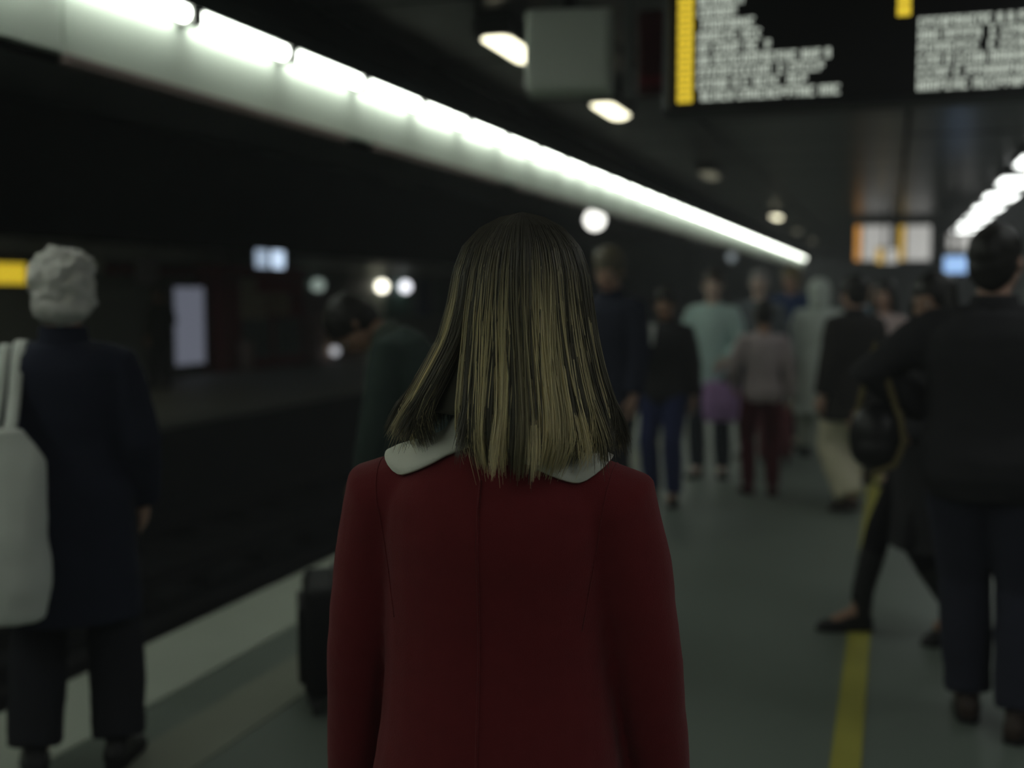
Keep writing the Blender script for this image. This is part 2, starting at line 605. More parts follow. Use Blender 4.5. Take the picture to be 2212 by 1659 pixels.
# grey box seen from behind, with its post
gb = empty('speaker_box', 'plain grey square box hanging from the dark ceiling beside a thin post', 'box', (-1.45, 5.15, 2.46), math.radians(12))
m_gbox = mat('grey_box_paint', (0.84, 0.9, 0.82), 0.6, 0.3, 0.05, 3)
obj('casing', MB().box((0, 0.12, 0.185), (0.40, 0.24, 0.37), bev=0.015), m_gbox, gb)
obj('rear_panel', MB().box((0, -0.004, 0.185), (0.35, 0.012, 0.32), bev=0.004), m_gbox, gb)
obj('bracket', MB().box((0, 0.12, 0.46), (0.06, 0.06, 0.2)), m_rod, gb)
ps = empty('ceiling_post', 'thin grey post hanging from the ceiling between grey box and board', 'post', (-1.19, 5.25, 2.42))
obj('shaft', MB().box((0, 0, 0.31), (0.035, 0.035, 0.62), bev=0.004), m_signframe, ps)
obj('foot_plate', MB().box((0, 0, 0.008), (0.06, 0.06, 0.016), bev=0.003), m_signframe, ps)
rs = empty('red_sign_box', 'dark red unlit box sign hanging between grey box and black board', 'sign', (-1.12, 5.75, 2.52))
obj('casing', MB().box((0, 0.05, 0.21), (0.27, 0.10, 0.42), bev=0.01), mat('dark_red_acrylic', (0.06, 0.008, 0.012), 0.4), rs)
obj('red_stripe', MB().box((0, -0.004, 0.07), (0.25, 0.01, 0.05)), mat('red_acrylic', (0.16, 0.012, 0.02), 0.4), rs)
obj('hanger', MB().tube([(0, 0.05, 0.41), (0, 0.05, 0.52)], 0.012, 8, round_ends=False), m_rod, rs, True)

# far hanging signs
m_fsign = emit('backlit_white_sign', (0.93, 0.92, 0.88), 0.36)
m_forange = emit('backlit_orange', (1.0, 0.42, 0.04), 0.55)
m_famber = emit('backlit_amber', (1.0, 0.62, 0.06), 0.5)


def far_sign(x, y, z, w, h, m_edge_, label):
    e = empty('direction_sign', label, 'sign', (x, y, z))
    obj('cabinet', MB().box((w / 2, 0.08, h / 2), (w, 0.16, h), bev=0.012), m_signblack, e)
    obj('face', MB().box((w / 2 + 0.06, -0.006, h / 2), (w - 0.16, 0.014, h - 0.05), bev=0.003), m_fsign, e)
    obj('coloured_strip', MB().box((0.055, -0.006, h / 2), (0.10, 0.014, h - 0.05), bev=0.003), m_edge_, e)
    for xx in (0.12, w - 0.12):
        obj('hanger', MB().tube([(xx, 0.08, h - 0.02), (xx, 0.08, CEIL - z + 0.02)], 0.016, 8, round_ends=False), m_rod, e, True)


far_sign(-0.74, 23.2, 2.14, 0.70, 0.72, m_forange, 'white backlit hanging sign with an orange strip, far down the platform')
far_sign(0.06, 23.4, 2.14, 0.60, 0.72, m_famber, 'white backlit hanging sign with an amber strip, beside the orange-striped one')
far_sign(-0.30, 20.6, 2.02, 0.36, 0.30, m_famber, 'small low white sign with an amber strip under the orange-striped one')
far_sign(0.66, 19.6, 2.20, 0.55, 0.30, m_signblack, 'low wide white sign hanging before the wide ceiling lamps')
e = empty('hanging_monitor', 'small blue-lit monitor hanging beside the head of the man in black', 'monitor', (0.76, 16.2, 1.76))
obj('casing', MB().box((0, 0.06, 0.14), (0.34, 0.12, 0.28), bev=0.015), m_signblack, e)
obj('screen', MB().box((0, -0.004, 0.145), (0.28, 0.012, 0.22), bev=0.003), emit('blue_screen', (0.30, 0.55, 1.0), 0.8), e)
obj('hanger', MB().tube([(0, 0.06, 0.27), (0, 0.06, CEIL - 1.76 + .02)], 0.02, 10, round_ends=False), m_rod, e, True)

# pale freestanding cabinet at the edge of the view
e = empty('ticket_validator', 'pale grey freestanding cabinet on the platform beyond the man in black', 'cabinet', (0.83, 5.55, 0))
m_pale = mat('pale_grey_enamel', (0.50, 0.54, 0.47), 0.5, 0.3, 0.05, 2)
obj('body', MB().box((0, 0, 0.79), (0.46, 0.40, 1.42), bev=0.03), m_pale, e)
obj('plinth', MB().box((0, 0, 0.045), (0.40, 0.34, 0.09), bev=0.01), m_signframe, e)
obj('cap', MB().box((0, 0, 1.52), (0.50, 0.44, 0.06), bev=0.02), m_pale, e)
obj('reader_panel', MB().box((0, -0.205, 1.2), (0.3, 0.016, 0.3), bev=0.005), m_signframe, e)
obj('slot', MB().box((0, -0.215, 1.12), (0.12, 0.01, 0.02)), m_signblack, e)

# ================================================================== ACROSS THE TRACKS
WX = OPP_WALL
# light band along the top of the wall, in two runs
for i, (ya, yb) in enumerate(((Y0 + 0.05, 20.05), (22.95, Y1 - 0.05))):
    t = struct('trim_%d' % (4 + i), MB().box((WX + 0.04, (ya + yb) / 2, 2.255), (0.08, yb - ya, 0.25)), m_fascia)
    n = int((yb - ya) / 3.0)
    pmesh = None
    for k in range(n):
        if pmesh is None:
            o = obj('panel', MB().box((0, 0, 0), (0.02, (yb - ya) / n - 0.015, 0.235), bev=0.004), m_fascia, t)
            pmesh = o.data
        else:
            o = bpy.data.objects.new('panel', pmesh)
            C.objects.link(o)
            o.parent = t
        o.location = (WX + 0.085, ya + (k + .5) * (yb - ya) / n, 2.256)

m_red = mat('red_enamel', (0.42, 0.016, 0.03), 0.5, 0.3)
m_dred = mat('deep_red_enamel', (0.24, 0.010, 0.018), 0.5, 0.3)
# yellow sign
e = empty('yellow_sign', 'bright yellow rectangular backlit sign on the wall across the tracks', 'sign', (WX + 0.06, 13.3, 1.66))
obj('casing', MB().box((0, 0.1, 0.17), (0.12, 2.1, 0.36), bev=0.01), m_signframe, e)
obj('face', MB().box((0.062, 0.1, 0.17), (0.012, 2.04, 0.31)), emit('yellow_sign_face', (1.0, 0.72, 0.04), 0.55, (0.6, 0.45, 0.03)), e)
obj('top_hood', MB().box((0.05, 0.2, 0.40), (0.22, 2.3, 0.05), bev=0.01), m_signblack, e)
# red name band with a white plate
e = empty('red_name_band', 'long red band on the wall above the white poster panel', 'sign', (WX + 0.03, 18.2, 1.85))
obj('band', MB().box((0, 0, 0.085), (0.05, 3.6, 0.17), bev=0.006), m_dred, e)
obj('upper_rail', MB().box((0, -0.1, 0.20), (0.06, 3.3, 0.05), bev=0.006), mat('band_rail_dark', (0.03, 0.02, 0.02), 0.5), e)
e = empty('name_plate', 'small pinkish white plate fixed across the red band', 'sign', (WX + 0.085, 17.5, 1.70))
obj('plate', MB().box((0, 0, 0.25), (0.03, 0.6, 0.50), bev=0.008), mat('pinkish_white_enamel', (0.72, 0.66, 0.68), 0.5), e)
obj('frame', MB().box((-0.012, 0, 0.25), (0.02, 0.66, 0.54), bev=0.004), m_signframe, e)
e = empty('wall_plate', 'pale cream plate on the wall under the light band beside the red band', 'sign', (WX + 0.05, 16.0, 1.92))
obj('plate', MB().box((0, 0, 0.13), (0.03, 0.75, 0.27), bev=0.008), mat('cream_enamel', (0.68, 0.70, 0.55), 0.5), e)
obj('orange_corner', MB().box((0.018, -0.30, 0.2), (0.01, 0.16, 0.12)), mat('dull_orange_enamel', (0.6, 0.35, 0.12), 0.5), e)
# white light-box poster
e = empty('poster_panel', 'upright bluish white light-box panel standing beside the red kiosk', 'panel', (-12.45, 18.15, 0))
obj('frame', MB().box((0, 0, 0.93), (0.14, 1.0, 1.50), bev=0.015), m_signframe, e)
obj('face', MB().box((0.072, 0, 0.93), (0.012, 0.92, 1.42), bev=0.004), emit('bluish_light_box', (0.72, 0.78, 1.0), 0.13, (0.6, 0.62, 0.68)), e)
for y in (-0.35, 0.35):
    obj('leg', MB().box((0, y, 0.095), (0.06, 0.06, 0.19), bev=0.006), m_signframe, e)
# red kiosk
k = empty('red_kiosk', 'dark red newsstand kiosk with posters and two glass windows', 'kiosk', (-12.45, 20.58, 0))
obj('body', MB().box((-0.1, 0.1, 1.0), (0.5, 3.4, 2.0), bev=0.02), m_dred, k)
obj('base', MB().box((0.16, 0.4, 0.09), (0.1, 2.7, 0.18), bev=0.01), m_dred, k)
obj('upper_panel', MB().box((0.16, 0.75, 1.78), (0.06, 2.0, 0.46), bev=0.01), m_red, k)
obj('pillar', MB().box((0.16, -1.30, 1.05), (0.10, 0.75, 2.1), bev=0.01), m_dred, k)
obj('poster', MB().box((0.165, -0.35, 1.42), (0.03, 0.95, 0.85), bev=0.004), mat('cream_poster', (0.62, 0.54, 0.36), 0.6, 0.3, 0.3, 4), k)
obj('poster', MB().box((0.165, 0.65, 1.34), (0.03, 0.85, 0.52), bev=0.004), mat('tan_poster', (0.50, 0.38, 0.24), 0.6, 0.3, 0.35, 5), k)
for yy in (-0.25, 1.05):
    w = obj('window', MB().box((0.165, yy, 0.62), (0.04, 1.08, 0.80), bev=0.008), mat('kiosk_window_frame', (0.20, 0.20, 0.19), 0.5), k)
    obj('pane', MB().box((0.19, yy, 0.62), (0.012, 0.92, 0.66)), mat('kiosk_glass', (0.16, 0.20, 0.19), 0.12, 0.6), w)
    obj('mullion', MB().box((0.198, yy, 0.62), (0.012, 0.04, 0.66)), mat('kiosk_mullion', (0.1, 0.1, 0.1), 0.5), w)
obj('roof', MB().box((-0.05, 0.1, 2.03), (0.66, 3.5, 0.07), bev=0.01), m_red, k)
e = empty('refuse_bin', 'slim beige bin standing at the foot of the red kiosk', 'bin', (-12.05, 19.55, 0))
obj('body', MB().tube([(0, 0, 0.005), (0, 0, 0.5), (0, 0, 0.56)], [0.13, 0.16, 0.14], 18, round_ends=False), mat('beige_plastic', (0.45, 0.34, 0.30), 0.6), e, True)
obj('lid', MB().tube([(0, 0, 0.56), (0, 0, 0.6), (0, 0, 0.63)], [0.165, 0.15, 0.06], 18, round_ends=False), mat('bin_lid', (0.30, 0.24, 0.2), 0.6), e, True)
# pink goods counter
k = empty('sales_counter', 'pinkish counter stacked with goods beside the red kiosk', 'counter', (-12.35, 23.55, 0))
m_pink = mat('dusty_pink_laminate', (0.50, 0.36, 0.34), 0.6, 0.3, 0.1, 3)
obj('body', MB().box((0, 0, 0.40), (0.6, 2.1, 0.80), bev=0.02), m_pink, k)
obj('worktop', MB().box((0.02, 0, 0.83), (0.70, 2.2, 0.06), bev=0.01), mat('counter_top', (0.42, 0.36, 0.3), 0.5), k)
obj('backboard', MB().box((-0.3, 0, 1.22), (0.06, 2.1, 0.75), bev=0.01), mat('mauve_board', (0.34, 0.26, 0.28), 0.6), k)
obj('brown_panel', MB().box((0.31, 0.1, 0.36), (0.02, 1.9, 0.45), bev=0.006), mat('brown_panel', (0.30, 0.20, 0.12), 0.6), k)
for i, (yy, w, h, col) in enumerate(((-0.8, .3, .22, (.55, .4, .4)), (-0.4, .28, .3, (.4, .32, .36)), (0.0, .3, .18, (.6, .5, .35)), (0.4, .3, .26, (.45, .3, .3)), (0.8, .26, .2, (.5, .45, .45)))):
    b = empty('goods_box', ('pink', 'mauve', 'tan', 'dull red', 'pale grey')[i] + ' goods box standing on the pink counter', 'box', (-12.3, 23.55 + yy, 0.86))
    bmat = mat('goods_box_%d' % i, col, 0.6)
    obj('carton', MB().box((0, 0, h / 2), (0.3, w, h), bev=0.008), bmat, b)
    obj('lid', MB().box((0, 0, h + 0.008), (0.31, w + 0.01, 0.03), bev=0.006), bmat, b)
lf = empty('floor_lamp', 'small round white lamp glowing low in front of the pink counter', 'lamp', (-11.9, 23.0, 0))
obj('globe', MB().ellipsoid((0, 0, 0.24), (0.10, 0.10, 0.10), None, 18, 12), emit('low_globe', (0.9, 0.93, 1.0), 0.55), lf, True)
obj('base', MB().tube([(0, 0, 0.0), (0, 0, 0.15)], [0.09, 0.05], 16, round_ends=False), m_signframe, lf, True)
# twin monitors in the gap of the light band
for i, (y, st) in enumerate(((19.35, 0.55), (19.95, 1.1))):
    e = empty('platform_monitor', ('pale blue' if i == 0 else 'brighter white-blue') + ' glowing monitor of the pair hung above the red kiosk', 'monitor', (-11.55, y, 2.0))
    obj('casing', MB().box((-0.05, 0, 0.20), (0.10, 0.52, 0.40), bev=0.03), m_signblack, e)
    obj('screen', MB().box((0.004, 0, 0.20), (0.012, 0.46, 0.34), bev=0.005), emit('monitor_glow_%d' % i, (0.62, 0.78, 1.0), st), e)
    obj('hanger', MB().tube([(-0.05, 0, 0.38), (-0.05, 0, 0.43)], 0.03, 10, round_ends=False), m_rod, e, True)
# wall globes
for i, (y, st) in enumerate(((27.25, 4.0), (28.75, 2.2), (23.75, 0.30))):
    e = empty('wall_globe', ('bright cream', 'bluish white', 'faint greenish')[i] + ' globe lamp on the wall above the advertising panels', 'lamp', (WX + 0.2, y, 1.72))
    obj('globe', MB().ellipsoid((0, 0, 0), (0.15, 0.15, 0.15), None, 18, 12), emit('wall_globe_%d' % i, ((1, .97, .8), (.9, .92, 1), (.8, 1, .9))[i], st), e, True)
    obj('arm', MB().tube([(-0.2, 0, 0.0), (-0.12, 0, 0)], 0.025, 10, round_ends=False), m_signframe, e, True)
    obj('rose', MB().box((-0.185, 0, 0), (0.03, 0.12, 0.12), bev=0.006), m_signframe, e)
# advertising panels
for i, (y, w, col, nm) in enumerate(((24.1, 1.5, (.05, .10, .08), 'dark green'), (26.3, 1.9, (.09, .10, .08), 'olive grey'), (28.6, 1.9, (.07, .15, .11), 'mid green'), (30.4, 1.2, (.03, .06, .16), 'dark blue'), (32.3, 2.2, (.08, .19, .16), 'teal'), (35.2, 2.2, (.10, .14, .12), 'grey-green'))):
    e = empty('advertising_panel', nm + ' advertising panel framed on the wall across the tracks', 'poster', (WX + 0.03, y, 0.85))
    obj('frame', MB().box((0, 0, 0.56), (0.05, w, 1.16), bev=0.01), m_signframe, e)
    obj('sheet', MB().box((0.028, 0, 0.56), (0.01, w - 0.12, 1.04)), mat('poster_' + nm, col, 0.6, 0.3, 0.35, 2.5), e)

# ================================================================== PEOPLE
SKIN = {'fair': (0.52, 0.33, 0.25), 'tan': (0.38, 0.23, 0.16), 'pale': (0.68, 0.52, 0.44)}


def ik(a, b, l1, l2, pole):
    a, b, pole = Vector(a), Vector(b), Vector(pole)
    d = b - a
    L = d.length
    if L > (l1 + l2) * 0.998:
        b = a + d * ((l1 + l2) * 0.998 / L)
        d = b - a
        L = d.length
    t = (l1 * l1 - l2 * l2 + L * L) / (2 * L)
    h = math.sqrt(max(0, l1 * l1 - t * t))
    u = d.normalized()
    p = pole - u * pole.dot(u)
    p.normalize()
    return a + u * t + p * h, b


class Fig:
    """joints of one posed figure in its own space: faces +Y, feet on z = 0"""

    def __init__(s, height=1.70, girth=1.0, lean=0.0, roll=0.0, twist=0.0, head=(0, 0, 0), wristL=None, wristR=None,
                 poleL=(-0.5, -1, 0), poleR=(0.5, -1, 0), footL=(0, 0), footR=(0, 0), toe=(12, -12), heelL=0.0, heelR=0.0,
                 sh=(0.172, 1.385), neck=1.425, drop=0.0, chin_dx=0.0):
        k = height / 1.70
        s.k, s.g, s.dz = k, girth, neck - 1.425
        s.pel = Vector((0, 0, 0.93 - drop)) * k
        Rl = Matrix.Rotation(math.radians(-lean), 3, 'X') @ Matrix.Rotation(math.radians(roll), 3, 'Y') @ Matrix.Rotation(math.radians(twist), 3, 'Z')
        s.Rl = Rl
        base = Vector((0, 0, 1.0)) * k

        def up(p, w=1.0):
            p = Vector(p) * k
            q = base + Rl @ (p - base)
            return p.lerp(q, w) - Vector((0, 0, drop * k))
        s.up = up
        s.shL, s.shR = up((-sh[0], -.012, sh[1])), up((sh[0], -.012, sh[1]))
        s.neckb = up((0, -.02, neck))
        s.Rh = Rl @ Matrix.Rotation(math.radians(head[1]), 3, 'Z') @ Matrix.Rotation(math.radians(-head[0]), 3, 'X') @ Matrix.Rotation(math.radians(head[2]), 3, 'Y')
        nl = (1.70 - 0.228 - neck) + 0.035
        s.chin = s.neckb + (Rl @ Vector((0, 0.012, nl * 0.45)) + s.Rh @ Vector((0, 0.012, nl * 0.55 - 0.035)) + Vector((chin_dx, 0, 0))) * k
        s.hipL, s.hipR = s.pel + Vector((-.09, 0, -.03)) * k, s.pel + Vector((.09, 0, -.03)) * k
        s.ankL, s.ankR = Vector((-.10 + footL[0], -.02 + footL[1], .085 + heelL)) * k, Vector((.10 + footR[0], -.02 + footR[1], .085 + heelR)) * k
        s.kneeL, s.ankL = ik(s.hipL, s.ankL, .42 * k, .415 * k, (-.1, 1, 0))
        s.kneeR, s.ankR = ik(s.hipR, s.ankR, .42 * k, .415 * k, (.1, 1, 0))
        wl = up((-.245, .02, .86)) if wristL is None else Vector(wristL) * k
        wr = up((.245, .02, .86)) if wristR is None else Vector(wristR) * k
        s.elbL, s.wrL = ik(s.shL, wl, .285 * k, .25 * k, poleL)
        s.elbR, s.wrR = ik(s.shR, wr, .285 * k, .25 * k, poleR)
        s.toe, s.heel = toe, (heelL, heelR)

    def ring(s, z, rx, ry, yo=0.0, w=1.0, n=28, e=2.3):
        k, g = s.k, s.g
        out = []
        R = Matrix.Identity(3).lerp(s.Rl, w) if w < 1 else s.Rl
        c = s.up((0, yo, z), w)
        for j in range(n):
            a = 2 * PI * j / n
            ca, sa = math.cos(a), math.sin(a)
            x = abs(ca) ** (2 / e) * math.copysign(1, ca) * rx
            y = abs(sa) ** (2 / e) * math.copysign(1, sa) * ry
            out.append(c + R @ Vector((x * k * g, y * k * g, 0)))
        return out


TORSO = [(0.80, .13, .09, 0), (0.88, .165, .115, -.005), (0.94, .168, .118, -.005), (1.02, .146, .102, 0), (1.10, .138, .098, .002), (1.20, .150, .108, .0),
         (1.28, .160, .108, -.008), (1.34, .158, .098, -.014), (1.385, .125, .078, -.018), (1.42, .07, .06, -.02), (1.45, .05, .05, -.018)]


def zw(z):
    return sstep(0.93, 1.15, z)


def torso_rings(F, off=0.0, z0=0.8, z1=2.0, sh=None, flare=0.0, waist=0.0):
    zs = [t[0] for t in TORSO]
    rings = []
    lst = []
    if z0 < 0.80:
        n = max(2, int((0.80 - z0) / 0.08) + 1)
        for i in range(n):
            z = z0 + (0.80 - z0) * i / n
            lst.append((z, .168 + flare * (0.93 - z), .118 + flare * 0.8 * (0.93 - z), -.005))
    for t in TORSO:
        if t[0] < z0 - 1e-6 or t[0] > z1 + 1e-6:
            continue
        z, rx, ry, yo = t
        if z < 0.94 and z0 < 0.9:
            rx, ry = max(rx, .168 + flare * (0.93 - z)), max(ry, .118 + flare * 0.8 * (0.93 - z))
        if z < 1.3:
            rx, ry = max(rx, waist), max(ry, waist * .68)
        lst.append((z, rx, ry, yo))
    if z0 >= 0.80:
        lst = [(z0, table(z0, zs, [t[1] for t in TORSO]), table(z0, zs, [t[2] for t in TORSO]), 0)] + [q for q in lst if q[0] > z0 + .01]
    for z, rx, ry, yo in lst:
        rings.append(F.ring(z + F.dz * sstep(1.0, 1.34, z), rx + off, ry + off, yo, zw(z)))
    return rings


def hand(mb, F, wr, elb, side, curl=0.5, palm_in=None, scale=1.0):
    """palm, four bent fingers of unequal length and a thumb from the side of the palm"""
    k = F.k * scale
    d = (wr - elb).normalized()
    inn = Vector(palm_in) if palm_in else Vector((-side, 0.25, 0))
    inn = (inn - d * inn.dot(d)).normalized()
    lat = d.cross(inn).normalized() * side
    if lat.y < 0 and not palm_in:
        lat = -lat
    c = wr + d * 0.045 * k
    rings = []
    for t, w, th in ((-.045, .026, .022), (-.02, .03, .018), (.01, .038, .016), (.035, .041, .014), (.05, .036, .011)):
        o = c + d * t * k
        rings.append([o + lat * (w * k * math.cos(a)) + inn * (th * k * math.sin(a)) for a in [2 * PI * i / 14 for i in range(14)]])
    mb.rings(rings)
    for i, (l, off) in enumerate(((.068, .029), (.077, .010), (.071, -.010), (.056, -.028))):
        p = c + d * 0.04 * k + lat * off * k
        pts, rr = [p - d * 0.012 * k], [.0092 * k]
        dr = d.copy()
        for sidx, f in enumerate((.45, .32, .23)):
            ang = curl * (0.5, 0.8, 0.6)[sidx]
            dr = (dr * math.cos(ang) + inn * math.sin(ang)).normalized()
            p = p + dr * l * f * k
            pts.append(p)
            rr.append((.0088, .0080, .0068)[sidx] * k)
            # keep the frame turning with the finger
            inn_ = (inn - dr * inn.dot(dr))
            if inn_.length > 1e-3:
                inn2 = inn_.normalized()
                d2 = dr
                inn = inn2
        mb.tube(pts, rr, 8, ref=tuple(lat))
        inn = Vector(palm_in) if palm_in else Vector((-side, 0.25, 0))
        inn = (inn - d * inn.dot(d)).normalized()
    p0 = c - d * 0.012 * k + lat * 0.028 * k
    t1 = p0 + (d * .5 + lat * .6 + inn * .35).normalized() * .038 * k
    t2 = t1 + (d * .85 + lat * .15 + inn * .4).normalized() * .03 * k
    t3 = t2 + (d * .9 - lat * .05 + inn * .4).normalized() * .022 * k
    mb.tube([p0, t1, t2, t3], [.0125 * k, .0105 * k, .0095 * k, .008 * k], 8)


def head_point(F, p):
    return F.chin + F.Rh @ (Vector(p) * F.k)


def build_body(F, root, skin, curl=(0.5, 0.5), palms=(None, None), voxel=0.009):
    k = F.k
    g = F.g
    mb = MB()
    mb.rings(torso_rings(F))
    for sh, el, wr in ((F.shL, F.elbL, F.wrL), (F.shR, F.elbR, F.wrR)):
        inner = sh.lerp(F.neckb, 0.5) - F.Rl @ Vector((0, 0, .045 * k))
        so_ = sh - F.Rl @ Vector((0, 0, .028 * k))
        mb.tube([inner, so_, so_.lerp(el, .35), el, el.lerp(wr, .3), wr], [x * k * g for x in (.044, .048, .046, .037, .038, .026)], 14)
    for hp, kn, an in ((F.hipL, F.kneeL, F.ankL), (F.hipR, F.kneeR, F.ankR)):
        mb.tube([hp, hp.lerp(kn, .3), kn, kn.lerp(an, .3), an], [x * k * g for x in (.088, .08, .054, .055, .035)], 16)
        mb.tube([an, an + Vector((0, .1, -.04)) * k], [.034 * k, .03 * k], 12)
    mb.tube([F.neckb - F.Rl @ Vector((0, 0, .03 * k)), F.neckb, head_point(F, (0, -.02, .03)), head_point(F, (0, -.015, .08))], [x * k for x in (.07, .056, .052, .055)], 16)
    H = lambda p, r, M=None: mb.ellipsoid(head_point(F, p), [q * k for q in r], F.Rh @ M if M else F.Rh, 20, 14)
    H((0, -.012, .138), (.074, .096, .088))
    H((0, .025, .085), (.060, .066, .082))
    H((0, .045, .022), (.032, .035, .026))
    H((0, .070, .128), (.055, .02, .018))
    H((0, .088, .098), (.010, .016, .026))
    H((0, .100, .080), (.014, .014, .011))
    H((0, .080, .046), (.024, .014, .010))
    for sx in (-1, 1):
        H((sx * .076, -.008, .105), (.010, .019, .033), Matrix.Rotation(sx * .25, 3, 'Z'))
        H((sx * .04, .055, .082), (.022, .022, .022))
    me = remesh(mb, voxel, 2)
    hb = MB()
    hand(hb, F, F.wrL, F.elbL, -1, curl[0], palms[0])
    hand(hb, F, F.wrR, F.elbR, 1, curl[1], palms[1])
    join_meshes(me, hb)
    o = link('body', me, mat('skin_' + skin, SKIN[skin], 0.55, 0.35), root)
    em, im, lm = mat('eye_white', (.6, .6, .58), .3, .5), mat('iris_brown', (.03, .02, .015), .3, .5), mat('lip_rose', (.33, .12, .10), .5)
    for sx in (-1, 1):
        ey = obj('eye', MB().ellipsoid(head_point(F, (sx * .031, .0785, .112)), [q * k for q in (.013, .009, .008)], F.Rh, 14, 10), em, o, True)
        obj('iris', MB().ellipsoid(head_point(F, (sx * .031, .0865, .112)), [q * k for q in (.006, .003, .006)], F.Rh, 12, 8), im, o, True)
    obj('lips', MB().ellipsoid(head_point(F, (0, .0905, .046)), [q * k for q in (.022, .007, .008)], F.Rh, 14, 8), lm, o, True)
    return o


def shoes(F, root, m, shaft=0.0, m_sole=None):
    k = F.k
    for i, (an, kn) in enumerate(((F.ankL, F.kneeL), (F.ankR, F.kneeR))):
        lift = F.heel[i]
        M = Matrix.Translation(Vector((an.x, an.y, 0))) @ Matrix.Rotation(math.radians(F.toe[i]), 4, 'Z') @ Matrix.Translation((0, .14 * k, 0)) @ Matrix.Rotation(-math.atan2(lift, .19), 4, 'X') @ Matrix.Translation((0, -.14 * k, 0))
        rings = []
        for y, w, h in ((-.075, .022, .05), (-.062, .034, .078), (-.02, .038, .095), (.03, .040, .09), (.075, .045, .068), (.125, .047, .052), (.165, .038, .042), (.185, .02, .03)):
            ring = []
            for j in range(18):
                a = 2 * PI * j / 18
                x = w * math.copysign(abs(math.cos(a)) ** .7, math.cos(a))
                z = .012 + (h - .012) * (0.5 + 0.5 * math.copysign(abs(math.sin(a)) ** .8, math.sin(a)))
                ring.append(M @ Vector((x * k, y * k, z * k)))
            rings.append(ring)
        mb = MB().rings(rings)
        top = M @ Vector((0, -.02 * k, .075 * k))
        knee_dir = (kn - an).normalized()
        if shaft > 0:
            mb.tube([top - Vector((0, 0, .03 * k)), an.lerp(kn, .25), an.lerp(kn, shaft)], [.042 * k, .052 * k, .062 * k], 16, round_ends=False)
        else:
            mb.tube([top - Vector((0, 0, .03 * k)), top + knee_dir * .025 * k], [.036 * k, .04 * k], 14, round_ends=False)
        so = link('boot' if shaft > 0 else 'shoe', remesh(mb, .007 if k > .8 else .006, 2), m, root)
        sr = [[M @ Vector((x * k, y * k, z * k)) for x, y in ((-.024, -.074), (.024, -.074), (.040, -.03), (.041, .03), (.049, .10), (.046, .15), (.022, .188), (-.022, .188), (-.046, .15), (-.049, .10), (-.041, .03), (-.040, -.03))] for z in (0, .016)]
        obj('sole', MB().rings(sr), m_sole or mat('rubber_sole', (.02, .02, .02), .8), so)


def trousers(F, root, m, loose=0.02, length=1.0, name='trousers', amp=0.004):
    k, g = F.k, F.g
    mb = MB()
    mb.rings([F.ring(z, rx + .014, ry + .014, -.004, zw(z)) for z, rx, ry in ((.80, .14, .10), (.86, .165, .115), (.93, .168, .118), (1.0, .152, .106), (1.05, .144, .10))])
    for hp, kn, an in ((F.hipL, F.kneeL, F.ankL), (F.hipR, F.kneeR, F.ankR)):
        e = kn.lerp(an, length * 0.97)
        mb.tube([hp + Vector((0, 0, .02)) * k, hp.lerp(kn, .35), kn, kn.lerp(e, .45), e], [(x * g + loose * q) * k for x, q in ((.090, .7), (.080, .9), (.056, 1), (.052, 1.2), (.036, 1.5))], 18, round_ends=False)
    me = remesh(mb, .010, 2)
    wrinkle(me, amp, (7, 7, 13), F.k * 31)
    return link(name, me, m, root)


def top(F, root, m, name='jacket', off=0.022, hem=0.80, flare=0.0, sleeve=1.0, amp=0.004, collar=None, voxel=0.010, slim=1.0, smooth=6, waist=0.0):
    k, g = F.k, F.g
    mb = MB()
    mb.rings(torso_rings(F, off, hem, 1.425, flare=flare, waist=waist))
    for sh, el, wr in ((F.shL, F.elbL, F.wrL), (F.shR, F.elbR, F.wrR)):
        dn = F.Rl @ Vector((0, 0, 1))
        inner = sh.lerp(F.neckb, 0.62) - dn * (.040 * k)
        so_ = sh - dn * (.030 * k)
        we = el.lerp(wr, .96 * sleeve)
        o = off * .9
        mb.tube([F.neckb - dn * (.035 * k), inner, so_.lerp(inner, .35), so_, so_.lerp(el, .35), el, el.lerp(we, .5), we], [(x * g + o) * k * q for x, q in ((.050, 1), (.046, 1), (.047, 1), (.050, 1), (.049, (1 + slim) / 2), (.041, slim), (.037, slim), (.032, slim))], 16, round_ends=False)
    me = remesh(mb, voxel, smooth)
    wrinkle(me, amp, (7, 7, 12), F.k * 57 + hem)
    o = link(name, me, m, root)
    if collar:
        cb = MB()
        c0 = F.neckb
        rings = []
        for (h, r0, r1) in ((-.012, .082, .080), (.02, .078, .074), (.052, .074, .070), (.055, .068, .064), (.02, .066, .062), (-.012, .068, .064)):
            rings.append([c0 + F.Rl @ (Vector((math.cos(a) * r0, math.sin(a) * r1 + .005, h - .022 * max(0, math.sin(a)))) * k) for a in [2 * PI * j / 24 for j in range(24)]])
        rings.append(rings[0])
        cb.rings(rings, cap=False)
        obj('collar', cb, collar, o, True)
    return o


